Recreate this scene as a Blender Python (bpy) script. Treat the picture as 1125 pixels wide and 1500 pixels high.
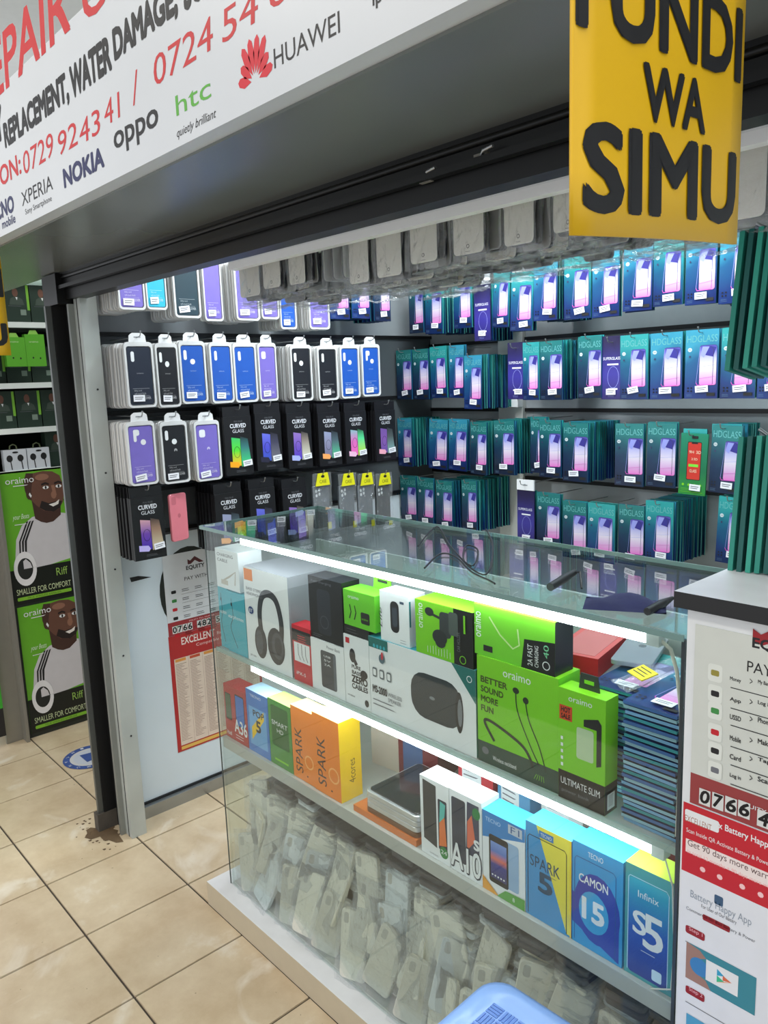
import bpy, math, random
from mathutils import Vector, Matrix
random.seed(7)
for _o in list(bpy.data.objects): bpy.data.objects.remove(_o)
SC = bpy.context.scene; COL = SC.collection
# ------------------------------------------------------------------ camera
F, PIT, ROL, YAW, HC = 1142.86, 0.168741, -0.0364813, 0.838933, 1.45
_fw = Vector((-math.sin(YAW)*math.cos(PIT), math.cos(YAW)*math.cos(PIT), -math.sin(PIT)))
_r0 = Vector((math.cos(YAW), math.sin(YAW), 0)); _u0 = _r0.cross(_fw)
_r = _r0*math.cos(ROL) + _u0*math.sin(ROL); _u = -_r0*math.sin(ROL) + _u0*math.cos(ROL)
EYE = Vector((0, 0, HC))
cam = bpy.data.objects.new('camera', bpy.data.cameras.new('camera')); COL.objects.link(cam)
cam.data.sensor_fit = 'VERTICAL'; cam.data.sensor_height = 24; cam.data.lens = F/1500*24; cam.data.clip_start = .02
_m = Matrix((_r, _u, -_fw)).transposed().to_4x4(); _m.translation = EYE; cam.matrix_world = _m
SC.camera = cam
# ------------------------------------------------------------------ world, lights, exposure
W = bpy.data.worlds.new('hall_light'); SC.world = W; W.use_nodes = True
W.node_tree.nodes['Background'].inputs[0].default_value = (.92, .95, 1, 1)
W.node_tree.nodes['Background'].inputs[1].default_value = 1.08
SC.view_settings.view_transform = 'Standard'; SC.view_settings.look = 'None'
SC.view_settings.gamma = 1; SC.view_settings.use_curve_mapping = False
SC.view_settings.exposure = 0.0
def area(name, loc, sx, sy, power, col, rot=(0, 0, 0)):
    l = bpy.data.lights.new(name, 'AREA'); l.shape = 'RECTANGLE'; l.size = sx; l.size_y = sy; l.energy = power; l.color = col
    o = bpy.data.objects.new(name, l); COL.objects.link(o); o.location = loc; o.rotation_euler = rot; return o
area('corridor_lamp', (-1.9, -.35, 2.84), 1.2, .3, 18, (1, .95, .86))
area('corridor_lamp', (.3, -.35, 2.84), 1.2, .3, 15, (1, .95, .86))
area('shop_lamp', (-1.15, 1.72, 2.28), 1.5, .1, 18, (.86, .96, 1))
area('shop_lamp', (-1.75, 1.55, 2.28), .1, 1.1, 15, (.95, .98, 1))
area('shop_lamp', (-.75, 1.95, 2.28), .9, .1, 9, (.82, .97, 1))
area('passage_lamp', (-2.9, 1.7, 2.7), .25, 1.2, 14, (.97, 1, .95))

# ------------------------------------------------------------------ helpers
def at(ax, val, px, py):                       # point of an axis plane seen at a photograph pixel
    d = _r*((px-562.5)/F) - _u*((py-750)/F) + _fw; i = 'XYZ'.index(ax)
    return EYE + d*((val-EYE[i])/d[i])
def lin(c):
    c /= 255.0
    return c/12.92 if c <= .04045 else ((c+.055)/1.055)**2.4
def rgb(c): return (lin(c[0]), lin(c[1]), lin(c[2]), 1)
MATS = {}
def mat(c, rough=.55, metal=0, var=.05, scale=30, key=None, bump=0, coat=0, trans=0):
    k = key or (tuple(c), rough, metal, var, scale, bump, coat)
    if k in MATS: return MATS[k]
    m = bpy.data.materials.new('paint'); m.use_nodes = True; n = m.node_tree.nodes; l = m.node_tree.links
    b = n['Principled BSDF']; b.inputs['Roughness'].default_value = rough; b.inputs['Metallic'].default_value = metal
    if coat: b.inputs['Coat Weight'].default_value = coat; b.inputs['Coat Roughness'].default_value = .08
    tc = n.new('ShaderNodeTexCoord'); no = n.new('ShaderNodeTexNoise'); no.inputs['Scale'].default_value = scale
    mx = n.new('ShaderNodeMix'); mx.data_type = 'RGBA'; a = rgb(c)
    mx.inputs[6].default_value = [x*(1-var) for x in a[:3]]+[1]; mx.inputs[7].default_value = [min(1, x*(1+var)) for x in a[:3]]+[1]
    l.new(tc.outputs['Object'], no.inputs['Vector']); l.new(no.outputs['Fac'], mx.inputs[0]); l.new(mx.outputs[2], b.inputs['Base Color'])
    if bump:
        bp = n.new('ShaderNodeBump'); bp.inputs['Strength'].default_value = bump; bp.inputs['Distance'].default_value = .01
        l.new(no.outputs['Fac'], bp.inputs['Height']); l.new(bp.outputs['Normal'], b.inputs['Normal'])
    MATS[k] = m; return m
def grad(stops, axis='Z', lo=0, hi=1, rough=.4, metal=0, mixnoise=0, coat=0, tilt=0):
    k = ('g', str(stops), axis, lo, hi, rough, metal, mixnoise, coat, tilt)
    if k in MATS: return MATS[k]
    m = bpy.data.materials.new('print'); m.use_nodes = True; n = m.node_tree.nodes; l = m.node_tree.links
    b = n['Principled BSDF']; b.inputs['Roughness'].default_value = rough; b.inputs['Metallic'].default_value = metal
    b.inputs['Coat Weight'].default_value = coat; b.inputs['Coat Roughness'].default_value = .1
    tc = n.new('ShaderNodeTexCoord'); sp = n.new('ShaderNodeSeparateXYZ'); mr = n.new('ShaderNodeMapRange'); cr = n.new('ShaderNodeValToRGB')
    l.new(tc.outputs['Object'], sp.inputs[0])
    src = sp.outputs[axis]
    if tilt:
        ma = n.new('ShaderNodeMath'); ma.operation = 'MULTIPLY_ADD'; l.new(sp.outputs['X'], ma.inputs[0]); ma.inputs[1].default_value = tilt; l.new(src, ma.inputs[2]); src = ma.outputs[0]
    if mixnoise:
        no = n.new('ShaderNodeTexNoise'); no.inputs['Scale'].default_value = 14; l.new(tc.outputs['Object'], no.inputs['Vector'])
        mb = n.new('ShaderNodeMath'); mb.operation = 'MULTIPLY_ADD'; l.new(no.outputs['Fac'], mb.inputs[0]); mb.inputs[1].default_value = mixnoise*(hi-lo); l.new(src, mb.inputs[2]); src = mb.outputs[0]
    mr.inputs['From Min'].default_value = lo; mr.inputs['From Max'].default_value = hi
    l.new(src, mr.inputs['Value']); l.new(mr.outputs[0], cr.inputs[0]); l.new(cr.outputs[0], b.inputs['Base Color'])
    e = cr.color_ramp.elements
    while len(e) < len(stops): e.new(.5)
    for i, (p, c) in enumerate(stops): e[i].position = p; e[i].color = rgb(c)
    MATS[k] = m; return m
def emit(c, s):
    k = ('e', tuple(c), s)
    if k in MATS: return MATS[k]
    m = bpy.data.materials.new('lamp_glow'); m.use_nodes = True; n = m.node_tree.nodes; n.clear()
    e = n.new('ShaderNodeEmission'); e.inputs[0].default_value = rgb(c); e.inputs[1].default_value = s
    o = n.new('ShaderNodeOutputMaterial'); m.node_tree.links.new(e.outputs[0], o.inputs[0]); MATS[k] = m; return m
def glassy(tint, f0=.04, gain=1.0, key='', haze=0, rough=0.0, crinkle=0, milk=(230, 235, 235)):
    k = ('gl', tuple(tint), f0, gain, haze, rough, crinkle)
    if k in MATS: return MATS[k]
    m = bpy.data.materials.new('clear_sheet'); m.use_nodes = True; n = m.node_tree.nodes; l = m.node_tree.links; n.clear()
    t = n.new('ShaderNodeBsdfTransparent'); t.inputs[0].default_value = rgb(tint)
    g = n.new('ShaderNodeBsdfGlossy'); g.inputs['Roughness'].default_value = rough
    lw = n.new('ShaderNodeLayerWeight'); lw.inputs[0].default_value = .5
    p = n.new('ShaderNodeMath'); p.operation = 'POWER'; l.new(lw.outputs['Facing'], p.inputs[0]); p.inputs[1].default_value = 5
    q = n.new('ShaderNodeMath'); q.operation = 'MULTIPLY_ADD'; q.use_clamp = True; l.new(p.outputs[0], q.inputs[0]); q.inputs[1].default_value = .96*gain; q.inputs[2].default_value = f0
    mx = n.new('ShaderNodeMixShader'); l.new(q.outputs[0], mx.inputs[0])
    base = t.outputs[0]
    if haze:
        d = n.new('ShaderNodeBsdfDiffuse'); d.inputs[0].default_value = rgb(milk)
        m2 = n.new('ShaderNodeMixShader'); m2.inputs[0].default_value = haze; l.new(base, m2.inputs[1]); l.new(d.outputs[0], m2.inputs[2]); base = m2.outputs[0]
    if crinkle:
        tc = n.new('ShaderNodeTexCoord'); no = n.new('ShaderNodeTexNoise'); no.inputs['Scale'].default_value = crinkle; no.inputs['Detail'].default_value = 3
        bp = n.new('ShaderNodeBump'); bp.inputs['Strength'].default_value = .9; bp.inputs['Distance'].default_value = .02
        l.new(tc.outputs['Object'], no.inputs['Vector']); l.new(no.outputs['Fac'], bp.inputs['Height']); l.new(bp.outputs[0], g.inputs['Normal']); l.new(bp.outputs[0], lw.inputs['Normal'])
    l.new(base, mx.inputs[1]); l.new(g.outputs[0], mx.inputs[2])
    o = n.new('ShaderNodeOutputMaterial'); l.new(mx.outputs[0], o.inputs[0]); MATS[k] = m; return m

class MB:
    def __init__(s): s.v = []; s.f = []; s.m = []; s.mats = []; s.sm = []
    def mi(s, m):
        if m not in s.mats: s.mats.append(m)
        return s.mats.index(m)
    def face(s, pts, m, smooth=False):
        b = len(s.v); s.v += [tuple(p) for p in pts]; s.f.append(tuple(range(b, b+len(pts)))); s.m.append(s.mi(m)); s.sm.append(smooth)
    def mesh(s, vs, fs, m, smooth=False):
        b = len(s.v); s.v += [tuple(p) for p in vs]; i = s.mi(m)
        for f in fs: s.f.append(tuple(b+x for x in f)); s.m.append(i); s.sm.append(smooth)
    def box(s, x0, y0, z0, x1, y1, z1, m, front=None, side=None, top=None, bev=0):
        if bev:
            s.slab(rr(x0, z0, x1-x0, z1-z0, bev, 2), y0, y1, m); return
        v = [(x0, y0, z0), (x1, y0, z0), (x1, y1, z0), (x0, y1, z0), (x0, y0, z1), (x1, y0, z1), (x1, y1, z1), (x0, y1, z1)]
        for f, mm in (((0, 1, 5, 4), front or m), ((1, 2, 6, 5), side or m), ((2, 3, 7, 6), m), ((3, 0, 4, 7), side or m), ((4, 5, 6, 7), top or m), ((0, 3, 2, 1), m)):
            s.mesh([v[i] for i in f], [(0, 1, 2, 3)], mm)
    def slab(s, out, y0, y1, m, ms=None, chamfer=0):      # outline in x,z pushed from y0 (front) to y1
        n = len(out); ms = ms or m
        if chamfer:
            cx = sum(p[0] for p in out)/n; cz = sum(p[1] for p in out)/n
            w = max(p[0] for p in out)-min(p[0] for p in out); h = max(p[1] for p in out)-min(p[1] for p in out)
            inn = [(cx+(x-cx)*(1-2*chamfer/w), cz+(z-cz)*(1-2*chamfer/h)) for x, z in out]
        else: inn = out
        fr = [(x, y0, z) for x, z in inn]; mid = [(x, y0+chamfer, z) for x, z in out]; bk = [(x, y1, z) for x, z in out]
        s.mesh(fr, [tuple(range(n))], m); s.mesh(bk, [tuple(range(n-1, -1, -1))], m)
        if chamfer: s.mesh(fr+mid, [(i, n+i, n+(i+1) % n, (i+1) % n) for i in range(n)], m, True)
        s.mesh(mid+bk, [(i, n+i, n+(i+1) % n, (i+1) % n) for i in range(n)], ms, len(out) > 8)
    def ringslab(s, out, inn, y0, y1, m):
        n = len(out)
        A = [(x, y0, z) for x, z in out]; B = [(x, y0, z) for x, z in inn]; Cc = [(x, y1, z) for x, z in out]; D = [(x, y1, z) for x, z in inn]
        q = [(i, (i+1) % n) for i in range(n)]
        s.mesh(A+B, [(i, j, n+j, n+i) for i, j in q], m); s.mesh(A+Cc, [(j, i, n+i, n+j) for i, j in q], m, True); s.mesh(B+D, [(i, j, n+j, n+i) for i, j in q], m, True)
    def tube(s, pts, r, m, n=8, cap=True):
        P = [Vector(p) for p in pts]; R = r if isinstance(r, (list, tuple)) else [r]*len(P); vs = []; fs = []
        up = Vector((0, 0, 1)); pn = None
        for i, p in enumerate(P):
            t = (P[min(i+1, len(P)-1)]-P[max(i-1, 0)]).normalized()
            if pn is None: a = t.cross(up if abs(t.z) < .9 else Vector((1, 0, 0))).normalized()
            else: a = (pn-t*pn.dot(t)).normalized()
            pn = a; b = t.cross(a)
            for k in range(n):
                g = 2*math.pi*k/n; vs.append(p+(a*math.cos(g)+b*math.sin(g))*R[i])
        for i in range(len(P)-1):
            for k in range(n): fs.append((i*n+k, i*n+(k+1) % n, (i+1)*n+(k+1) % n, (i+1)*n+k))
        s.mesh(vs, fs, m, True)
        if cap: s.mesh(vs[:n], [tuple(range(n-1, -1, -1))], m); s.mesh(vs[-n:], [tuple(range(n))], m)
    def data(s, name):
        me = bpy.data.meshes.new(name); me.from_pydata(s.v, [], s.f)
        for m in s.mats: me.materials.append(m)
        me.polygons.foreach_set('material_index', s.m); me.polygons.foreach_set('use_smooth', s.sm); me.update(); return me
def rr(x, y, w, h, r, n=4):
    out = []
    for cx, cy, a in ((x+w-r, y+r, -90), (x+w-r, y+h-r, 0), (x+r, y+h-r, 90), (x+r, y+r, 180)):
        for i in range(n+1):
            g = math.radians(a+90*i/n); out.append((cx+r*math.cos(g), cy+r*math.sin(g)))
    return out
_tc = {}
def glyph(t, bold=0, shear=0):
    k = (t, bold, shear)
    if k in _tc: return _tc[k]
    c = bpy.data.curves.new('t', 'FONT'); c.body = t; c.size = 1; c.offset = bold; c.shear = shear; c.resolution_u = 3
    o = bpy.data.objects.new('t', c); COL.objects.link(o); dg = bpy.context.evaluated_depsgraph_get(); me = bpy.data.meshes.new_from_object(o.evaluated_get(dg))
    v = [(p.co.x, p.co.y) for p in me.vertices]; f = [tuple(p.vertices) for p in me.polygons]
    bpy.data.objects.remove(o); bpy.data.curves.remove(c); bpy.data.meshes.remove(me)
    if not v: v = [(0, 0), (1, 1)]; f = []
    x0 = min(a for a, _ in v); x1 = max(a for a, _ in v); y0 = min(b for _, b in v); y1 = max(b for _, b in v)
    w = max(x1-x0, 1e-4); h = max(y1-y0, 1e-4)
    _tc[k] = ([((a-x0)/w, (b-y0)/h) for a, b in v], f, w, h); return _tc[k]
def spline(P, n):
    out = []
    for i in range(len(P)-1):
        p0, p1, p2, p3 = P[max(i-1, 0)], P[i], P[i+1], P[min(i+2, len(P)-1)]
        for k in range(n):
            t = k/n; out.append(.5*((2*p1)+(p2-p0)*t+(2*p0-5*p1+4*p2-p3)*t*t+(3*p1-p0-3*p2+p3)*t**3))
    return out+[P[-1]]
class Pr:                                     # flat print laid on a face, each layer a hair above the last
    def __init__(s, mb, fn, eps=.00012): s.mb = mb; s.fn = fn; s.k = 1; s.e = eps
    def poly(s, pts, m): s.mb.face([s.fn(a, b, s.k*s.e) for a, b in pts], m); s.k += 1
    def rect(s, x, y, w, h, m): s.poly([(x, y), (x+w, y), (x+w, y+h), (x, y+h)], m)
    def rrect(s, x, y, w, h, r, m): s.poly(rr(x, y, w, h, r, 4), m)
    def ell(s, cx, cy, rx, ry, m, n=20, a0=0, a1=360):
        s.poly([(cx+rx*math.cos(math.radians(a0+(a1-a0)*i/(n if a1-a0 == 360 else n-1))), cy+ry*math.sin(math.radians(a0+(a1-a0)*i/(n if a1-a0 == 360 else n-1)))) for i in range(n)], m)
    def band(s, pts, w, m, sm=0):
        P = [Vector(p) for p in pts]
        L = []; Rr = []
        if sm: P = spline(P, 6)
        for i, p in enumerate(P):
            t = (P[min(i+1, len(P)-1)]-P[max(i-1, 0)]).normalized(); nn = Vector((-t.y, t.x))*w/2; L.append(p+nn); Rr.append(p-nn)
        vs = [s.fn(a.x, a.y, s.k*s.e) for a in L+Rr]; n = len(P)
        s.mb.mesh(vs, [(n+i, n+i+1, i+1, i) for i in range(n-1)], m); s.k += 1
    def ring(s, cx, cy, r, w, m, n=24, ry=None):
        ry = ry or r; s.band([(cx+r*math.cos(2*math.pi*i/n), cy+ry*math.sin(2*math.pi*i/n)) for i in range(n+1)], w, m)
    def text(s, t, x, y, m, w=None, h=None, bold=.012, shear=0, al='l', rot=0):
        v, f, gw, gh = glyph(t, 0, shear); ex = 0 if bold <= .012 else bold*.75
        if w is None: w = h*gw/gh
        if h is None: h = w*gh/gw
        if al == 'c': x -= w/2
        c, sn = math.cos(rot), math.sin(rot)
        for qi, (ox, oy) in enumerate(((0, 0),) if ex == 0 else ((ex, ex), (-ex, ex), (ex, -ex), (-ex, -ex)) if bold < .025 else ((0, 0), (ex, ex), (-ex, ex), (ex, -ex), (-ex, -ex), (ex*1.3, 0), (-ex*1.3, 0), (0, ex*1.3), (0, -ex*1.3))):
            dx, dy = ox*w/gw, oy*h/gh; s.mb.mesh([s.fn(x+dx+(a*w)*c-(b*h)*sn, y+dy+(a*w)*sn+(b*h)*c, (s.k+qi*.11)*s.e) for a, b in v], f, m)
    def lines(s, x, y, w, n, dy, m, th=.0008, rag=.3):       # rows of writing too small to read
        rnd = random.Random(int(abs(x*9173+y*3313+n)*1000))
        for i in range(n): s.mb.face([s.fn(a, b, s.k*s.e) for a, b in ((x, y-i*dy), (x+w*(1-rag*rnd.random()), y-i*dy), (x+w*(1-rag*rnd.random()), y-i*dy+th), (x, y-i*dy+th))], m)
FRONT = lambda a, b, e: (a, -e, b)
def link(name, data, parent=None, loc=(0, 0, 0), rot=(0, 0, 0)):
    o = bpy.data.objects.new(name, data); COL.objects.link(o); o.location = loc; o.rotation_euler = rot
    if parent is not None: o.parent = parent
    return o
def ob(name, mb, parent=None, loc=(0, 0, 0), rot=(0, 0, 0)): return link(name, mb.data(name) if mb else None, parent, loc, rot)
def tag(o, label, cat, group=None):
    o['label'] = label; o['category'] = cat
    if group: o['group'] = group
    return o
def struct(name, mb, parent=None):
    o = ob(name, mb, parent)
    if parent is None: o['kind'] = 'structure'
    return o
def dup(o, loc, rot=None, label=None, group=None):
    c = o.copy(); COL.objects.link(c); c.location = loc
    if rot: c.rotation_euler = rot
    if label: c['label'] = label
    if group: c['group'] = group
    for ch in o.children:
        k = ch.copy(); COL.objects.link(k); k.parent = c
        for g in ch.children:
            q = g.copy(); COL.objects.link(q); q.parent = k
    return c
ORD = 'first second third fourth fifth sixth seventh eighth ninth tenth eleventh twelfth thirteenth fourteenth fifteenth sixteenth seventeenth'.split()
H90 = math.pi/2
white = mat((236, 238, 240)); black = mat((14, 14, 16), .4); ink = mat((28, 28, 30), .5); grey = mat((150, 155, 158)); steel = mat((168, 172, 174), .35, .85)
sticker_w = mat((238, 240, 246), .5); tinyink = mat((110, 112, 118), .6); red = mat((196, 30, 44), .5); dkred = mat((150, 28, 36), .5)
LIME = (120, 200, 30); lime = mat(LIME, .38); teal = mat((30, 128, 128), .35)

# ------------------------------------------------------------------ the setting
def tile_material():
    m = bpy.data.materials.new('floor_tile'); m.use_nodes = True; n = m.node_tree.nodes; l = m.node_tree.links; b = n['Principled BSDF']
    ge = n.new('ShaderNodeNewGeometry'); a = n.new('ShaderNodeTexNoise'); a.inputs['Scale'].default_value = 5; a.inputs['Detail'].default_value = 8; a.inputs['Roughness'].default_value = .65
    l.new(ge.outputs['Position'], a.inputs['Vector']); cr = n.new('ShaderNodeValToRGB'); l.new(a.outputs['Fac'], cr.inputs[0]); e = cr.color_ramp.elements
    e[0].position = .36; e[0].color = rgb((196, 174, 142)); e[1].position = .62; e[1].color = rgb((216, 198, 168)); x = e.new(.75); x.color = rgb((232, 222, 204))
    v = n.new('ShaderNodeTexNoise'); v.inputs['Scale'].default_value = 3; v.inputs['Detail'].default_value = 6; v.inputs['Distortion'].default_value = 1.5; l.new(ge.outputs['Position'], v.inputs['Vector'])
    r2 = n.new('ShaderNodeValToRGB'); l.new(v.outputs['Fac'], r2.inputs[0]); r2.color_ramp.elements[0].position = .58; r2.color_ramp.elements[1].position = .7
    mx = n.new('ShaderNodeMix'); mx.data_type = 'RGBA'; l.new(r2.outputs[0], mx.inputs[0]); l.new(cr.outputs[0], mx.inputs[6]); mx.inputs[7].default_value = rgb((230, 220, 202))
    s = n.new('ShaderNodeTexNoise'); s.inputs['Scale'].default_value = 60; l.new(ge.outputs['Position'], s.inputs['Vector'])
    r3 = n.new('ShaderNodeValToRGB'); l.new(s.outputs['Fac'], r3.inputs[0]); r3.color_ramp.elements[0].position = .74; r3.color_ramp.elements[1].position = .8
    m3 = n.new('ShaderNodeMix'); m3.data_type = 'RGBA'; l.new(r3.outputs[0], m3.inputs[0]); l.new(mx.outputs[2], m3.inputs[6]); m3.inputs[7].default_value = rgb((120, 98, 72))
    l.new(m3.outputs[2], b.inputs['Base Color']); b.inputs['Roughness'].default_value = .32
    return m
TILE = tile_material(); GROUT = mat((74, 66, 58), .9, var=.2)
fl = MB(); fl.box(-4.5, -2.5, -.05, 1.5, 4.5, -.004, GROUT); floor = struct('floor', fl)
tx0, ty0, tw, th_ = -1.671, .633, .3, .3045
tm = MB(); tm.slab(rr(.002, .002, tw-.004, th_-.004, .002, 1), -.0, .006, TILE)
tmd = MB(); g_ = .0022
tmd.mesh([(g_, g_, -.006), (tw-g_, g_, -.006), (tw-g_, th_-g_, -.006), (g_, th_-g_, -.006), (g_+.001, g_+.001, 0), (tw-g_-.001, g_+.001, 0), (tw-g_-.001, th_-g_-.001, 0), (g_+.001, th_-g_-.001, 0)],
         [(4, 5, 6, 7), (0, 1, 5, 4), (1, 2, 6, 5), (2, 3, 7, 6), (3, 0, 4, 7)], TILE)
tmd = tmd.data('tile')
for i in range(-9, 7):
    for j in range(-4, 8):
        link('tile', tmd, floor, (tx0+i*tw, ty0+j*th_, random.uniform(-.0006, .0004)))
paint_wall = mat((196, 200, 200), .5); slat_grey = mat((150, 156, 160), .45, var=.06); slat_dark = mat((78, 84, 88), .45)
XL, YB = -2.42, 2.48
wl = MB(); wl.box(XL-.06, .985, 0, XL, YB+.06, 2.35, mat((120, 124, 126))); wall_left = struct('wall_left', wl)
wb = MB(); wb.box(XL, YB, 0, .5, YB+.06, 2.35, mat((128, 136, 138))); wall_back = struct('wall_back', wb)
wr = MB(); wr.box(.45, .98, 0, .5, YB, 2.35, paint_wall); struct('wall_right', wr)
ce = MB(); ce.box(XL, .95, 2.35, .5, YB+.06, 2.4, white); struct('ceiling', ce)
# white board below, slatted display boards above, black rails that carry the hooks
b = MB(); b.box(XL, .985, .05, XL+.006, YB, .96, mat((214, 226, 234), .3, scale=6)); ob('lower_panel', b, wall_left)
b = MB(); b.box(XL, .985, .0, XL+.03, YB, .042, steel); b.box(XL, .985, .042, XL+.012, YB, .05, black); ob('floor_rail', b, wall_left)
LR = [.97, 1.112, 1.368, 1.612, 1.88]
for z0, z1 in zip([.96]+[z+.012 for z in LR], LR+[2.34]):
    if z1-z0 > .02:
        b = MB(); b.box(XL, .985, z0, XL+.01, YB, z1, slat_grey if z0 > 1.6 else slat_dark); ob('display_board', b, wall_left)
for z in LR:
    b = MB(); b.box(XL, .985, z, XL+.02, YB, z+.012, black); ob('hook_rail', b, wall_left)
BR = [.775, 1.04, 1.305, 1.575, 1.845]
for x0, x1 in ((XL, -2.02), (-1.9, .45)):
    for z0, z1 in zip([.3]+[z+.014 for z in BR], BR+[2.34]):
        b = MB(); b.box(x0+.002, YB-.012, z0, x1-.002, YB, z1, slat_grey); ob('display_board', b, wall_back)
    for z in BR:
        b = MB(); b.box(x0+.002, YB-.02, z, x1-.002, YB, z+.014, black); ob('hook_rail', b, wall_back)
b = MB(); b.box(-2.02, YB-.03, .2, -1.9, YB, 2.34, mat((205, 208, 204), .5)); ob('pillar_strip', b, wall_back)
b = MB(); b.box(-1.96, YB-.06, 1.325, -1.9, YB-.03, 1.36, white); ob('cable_clip', b, wall_back)
cc = MB(); cc.box(-4.6, -2.5, 2.9, 1.5, .6, 2.95, mat((226, 226, 222))); cc.box(-4.6, .6, 2.9, XL, 4.5, 2.95, mat((226, 226, 222))); struct('ceiling_corridor', cc)
# shutter post beside the passage
p = tag(link('shutter_post', None, None, (0, 0, 0)), 'steel shutter guide post with black channel standing on the tiles beside passage', 'post')
b = MB(); dk = mat((26, 27, 28), .5, .3); b.box(-2.452, .868, 0, -2.44, .95, 1.7, mat((104, 108, 106), .4, .6)); ob('edge_trim', b, p)
b = MB(); b.box(-2.44, .925, 0, -2.37, .95, 1.7, dk); b.box(-2.44, .885, 0, -2.434, .925, 1.7, dk); ob('guide_channel', b, p)
b = MB(); b.box(-2.37, .905, 0, -2.358, .97, 1.7, mat((150, 154, 150), .4, .5)); ob('inner_lip', b, p)
tubm = mat((186, 192, 188), .42, .2, var=.14, scale=9)
b = MB(); b.box(-2.358, .922, 0, -2.312, .972, 1.725, tubm); b.box(-2.336, .9205, 0, -2.333, .922, 1.725, mat((60, 62, 62), .5)); ob('square_tube', b, p)
b = MB(); b.box(-2.462, .86, 0, -2.43, .955, .06, mat((84, 78, 70), .8, var=.3)); ob('foot_bracket', b, p)
b = MB()
for z in (.35, .62, .9, 1.2, 1.45): b.tube([(-2.313, .95, z), (-2.310, .95, z)], .003, ink, 8)
ob('rivets', b, p)['kind'] = 'stuff'
# dirt patch at the post foot
d = MB(); rnd = random.Random(3)
for i in range(46):
    a = rnd.uniform(0, 6.28); q = rnd.random()**.6*.1; x, y, s_ = -2.43+q*math.cos(a)*1.3, .86+q*math.sin(a)*.7, rnd.uniform(.001, .005)
    d.mesh([(x-s_, y-s_, 0), (x+s_, y-s_*.6, 0), (x+s_*.7, y+s_, 0), (x-s_*.5, y+s_, 0), (x, y, s_*.5)], [(0, 1, 4), (1, 2, 4), (2, 3, 4), (3, 0, 4)], mat((92, 74, 54), .95))
o = ob('dirt_crumbs', d); o['kind'] = 'stuff'; tag(o, 'brown dirt crumbs scattered on the floor at the foot of the post', 'dirt')

gb = MB(); pts = []
for i in range(22):
    a = 2*math.pi*i/22; q = 1+.35*math.sin(3*a+1)+.2*math.sin(7*a); pts.append((-2.42+.07*q*math.cos(a), .875+.045*q*math.sin(a), .0008))
gb.mesh(pts, [tuple(range(22))], mat((104, 84, 60), .9, var=.3)); o = ob('dirt_smear', gb); o['kind'] = 'stuff'; tag(o, 'dark dirt smear on the tile around the post foot', 'dirt')

# ------------------------------------------------------------------ shop sign, soffit, shutter
SY, SZ = .6, 1.793
sg = tag(link('shop_sign', None), 'long white repair shop signboard with red numbers and phone brand logos', 'sign')
b = MB(); b.box(-3.3, SY, SZ, .6, SY+.03, 2.075, mat((208, 212, 216), .35, scale=4)); ob('sign_board', b, sg)
hood = mat((128, 133, 130), .26, .3, var=.25, scale=3)
b = MB(); b.box(-3.3, SY+.03, SZ-.004, .6, .9, SZ, hood); ob('soffit_sheet', b, sg)
b = MB(); b.box(-3.3, SY+.03, SZ, .6, .895, 2.0, mat((60, 62, 62), .5)); ob('sign_box', b, sg)
SF = lambda a, c, e: (a, SY-e, c)
sred = mat((196, 40, 44), .5); snavy = mat((40, 44, 90), .5); sgreen = mat((90, 170, 60), .5)
ZS = .4978
def stext(t, xl, yl, xr, h, m, bold=.02, shear=0):
    A = at('Y', SY, xl*ZS, yl*ZS); B = at('Y', SY, xr*ZS, yl*ZS-(xr-xl)*ZS*.6); T = at('Y', SY, xl*ZS, (yl-h)*ZS)
    b = MB(); S = Pr(b, SF, .0003); S.text(t, A.x, A.z, m, w=B.x-A.x, h=T.z-A.z, bold=bold, shear=shear); ob('lettering', b, sg)
stext('REPAIR', -62, 335, 214, 160, sred, .02, .12); stext('OF', 250, 68, 395, 140, sred, .02, .12)
stext('BATTERY', -110, 500, 14, 88, ink, .045); stext('REPLACEMENT,', 18, 443, 207, 82, ink, .05); stext('WATER', 213, 288, 330, 92, ink, .05); stext('DAMAGE,', 340, 188, 525, 104, ink, .05); stext('SOFTWARE', 545, 28, 830, 110, ink, .05)
stext('CALL ON:', -75, 600, 64, 55, sred, .02)
for t, xl, yl, xr, h in (('0729', 72, 515, 161, 70), ('92', 175, 460, 230, 72), ('43', 237, 428, 298, 74), ('41', 310, 372, 357, 76), ('/', 392, 312, 412, 100), ('0724', 456, 256, 630, 92), ('54', 655, 130, 762, 100), ('61', 795, 32, 900, 105)): stext(t, xl, yl, xr, h, sred, .006, .08)
stext('TECNO', -32, 662, 42, 46, snavy, .035); stext('mobile', 8, 674, 46, 26, snavy, .02); stext('XPERIA', 66, 607, 156, 42, ink, -.005); stext('Sony Smartphone', 76, 637, 153, 22, ink, .0)
stext('NOKIA', 191, 552, 306, 55, snavy, .04); stext('oppo', 340, 462, 468, 72, ink, .018); stext('htc', 520, 343, 622, 62, sgreen, .01); stext('quietly brilliant', 522, 413, 637, 34, ink, .006, .3)
stext('HUAWEI', 808, 203, 1001, 60, ink, .012)
c0 = at('Y', SY, 752*ZS, 240*ZS); sc = .046                       # petal emblem
b = MB(); S = Pr(b, SF, .0003)
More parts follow.
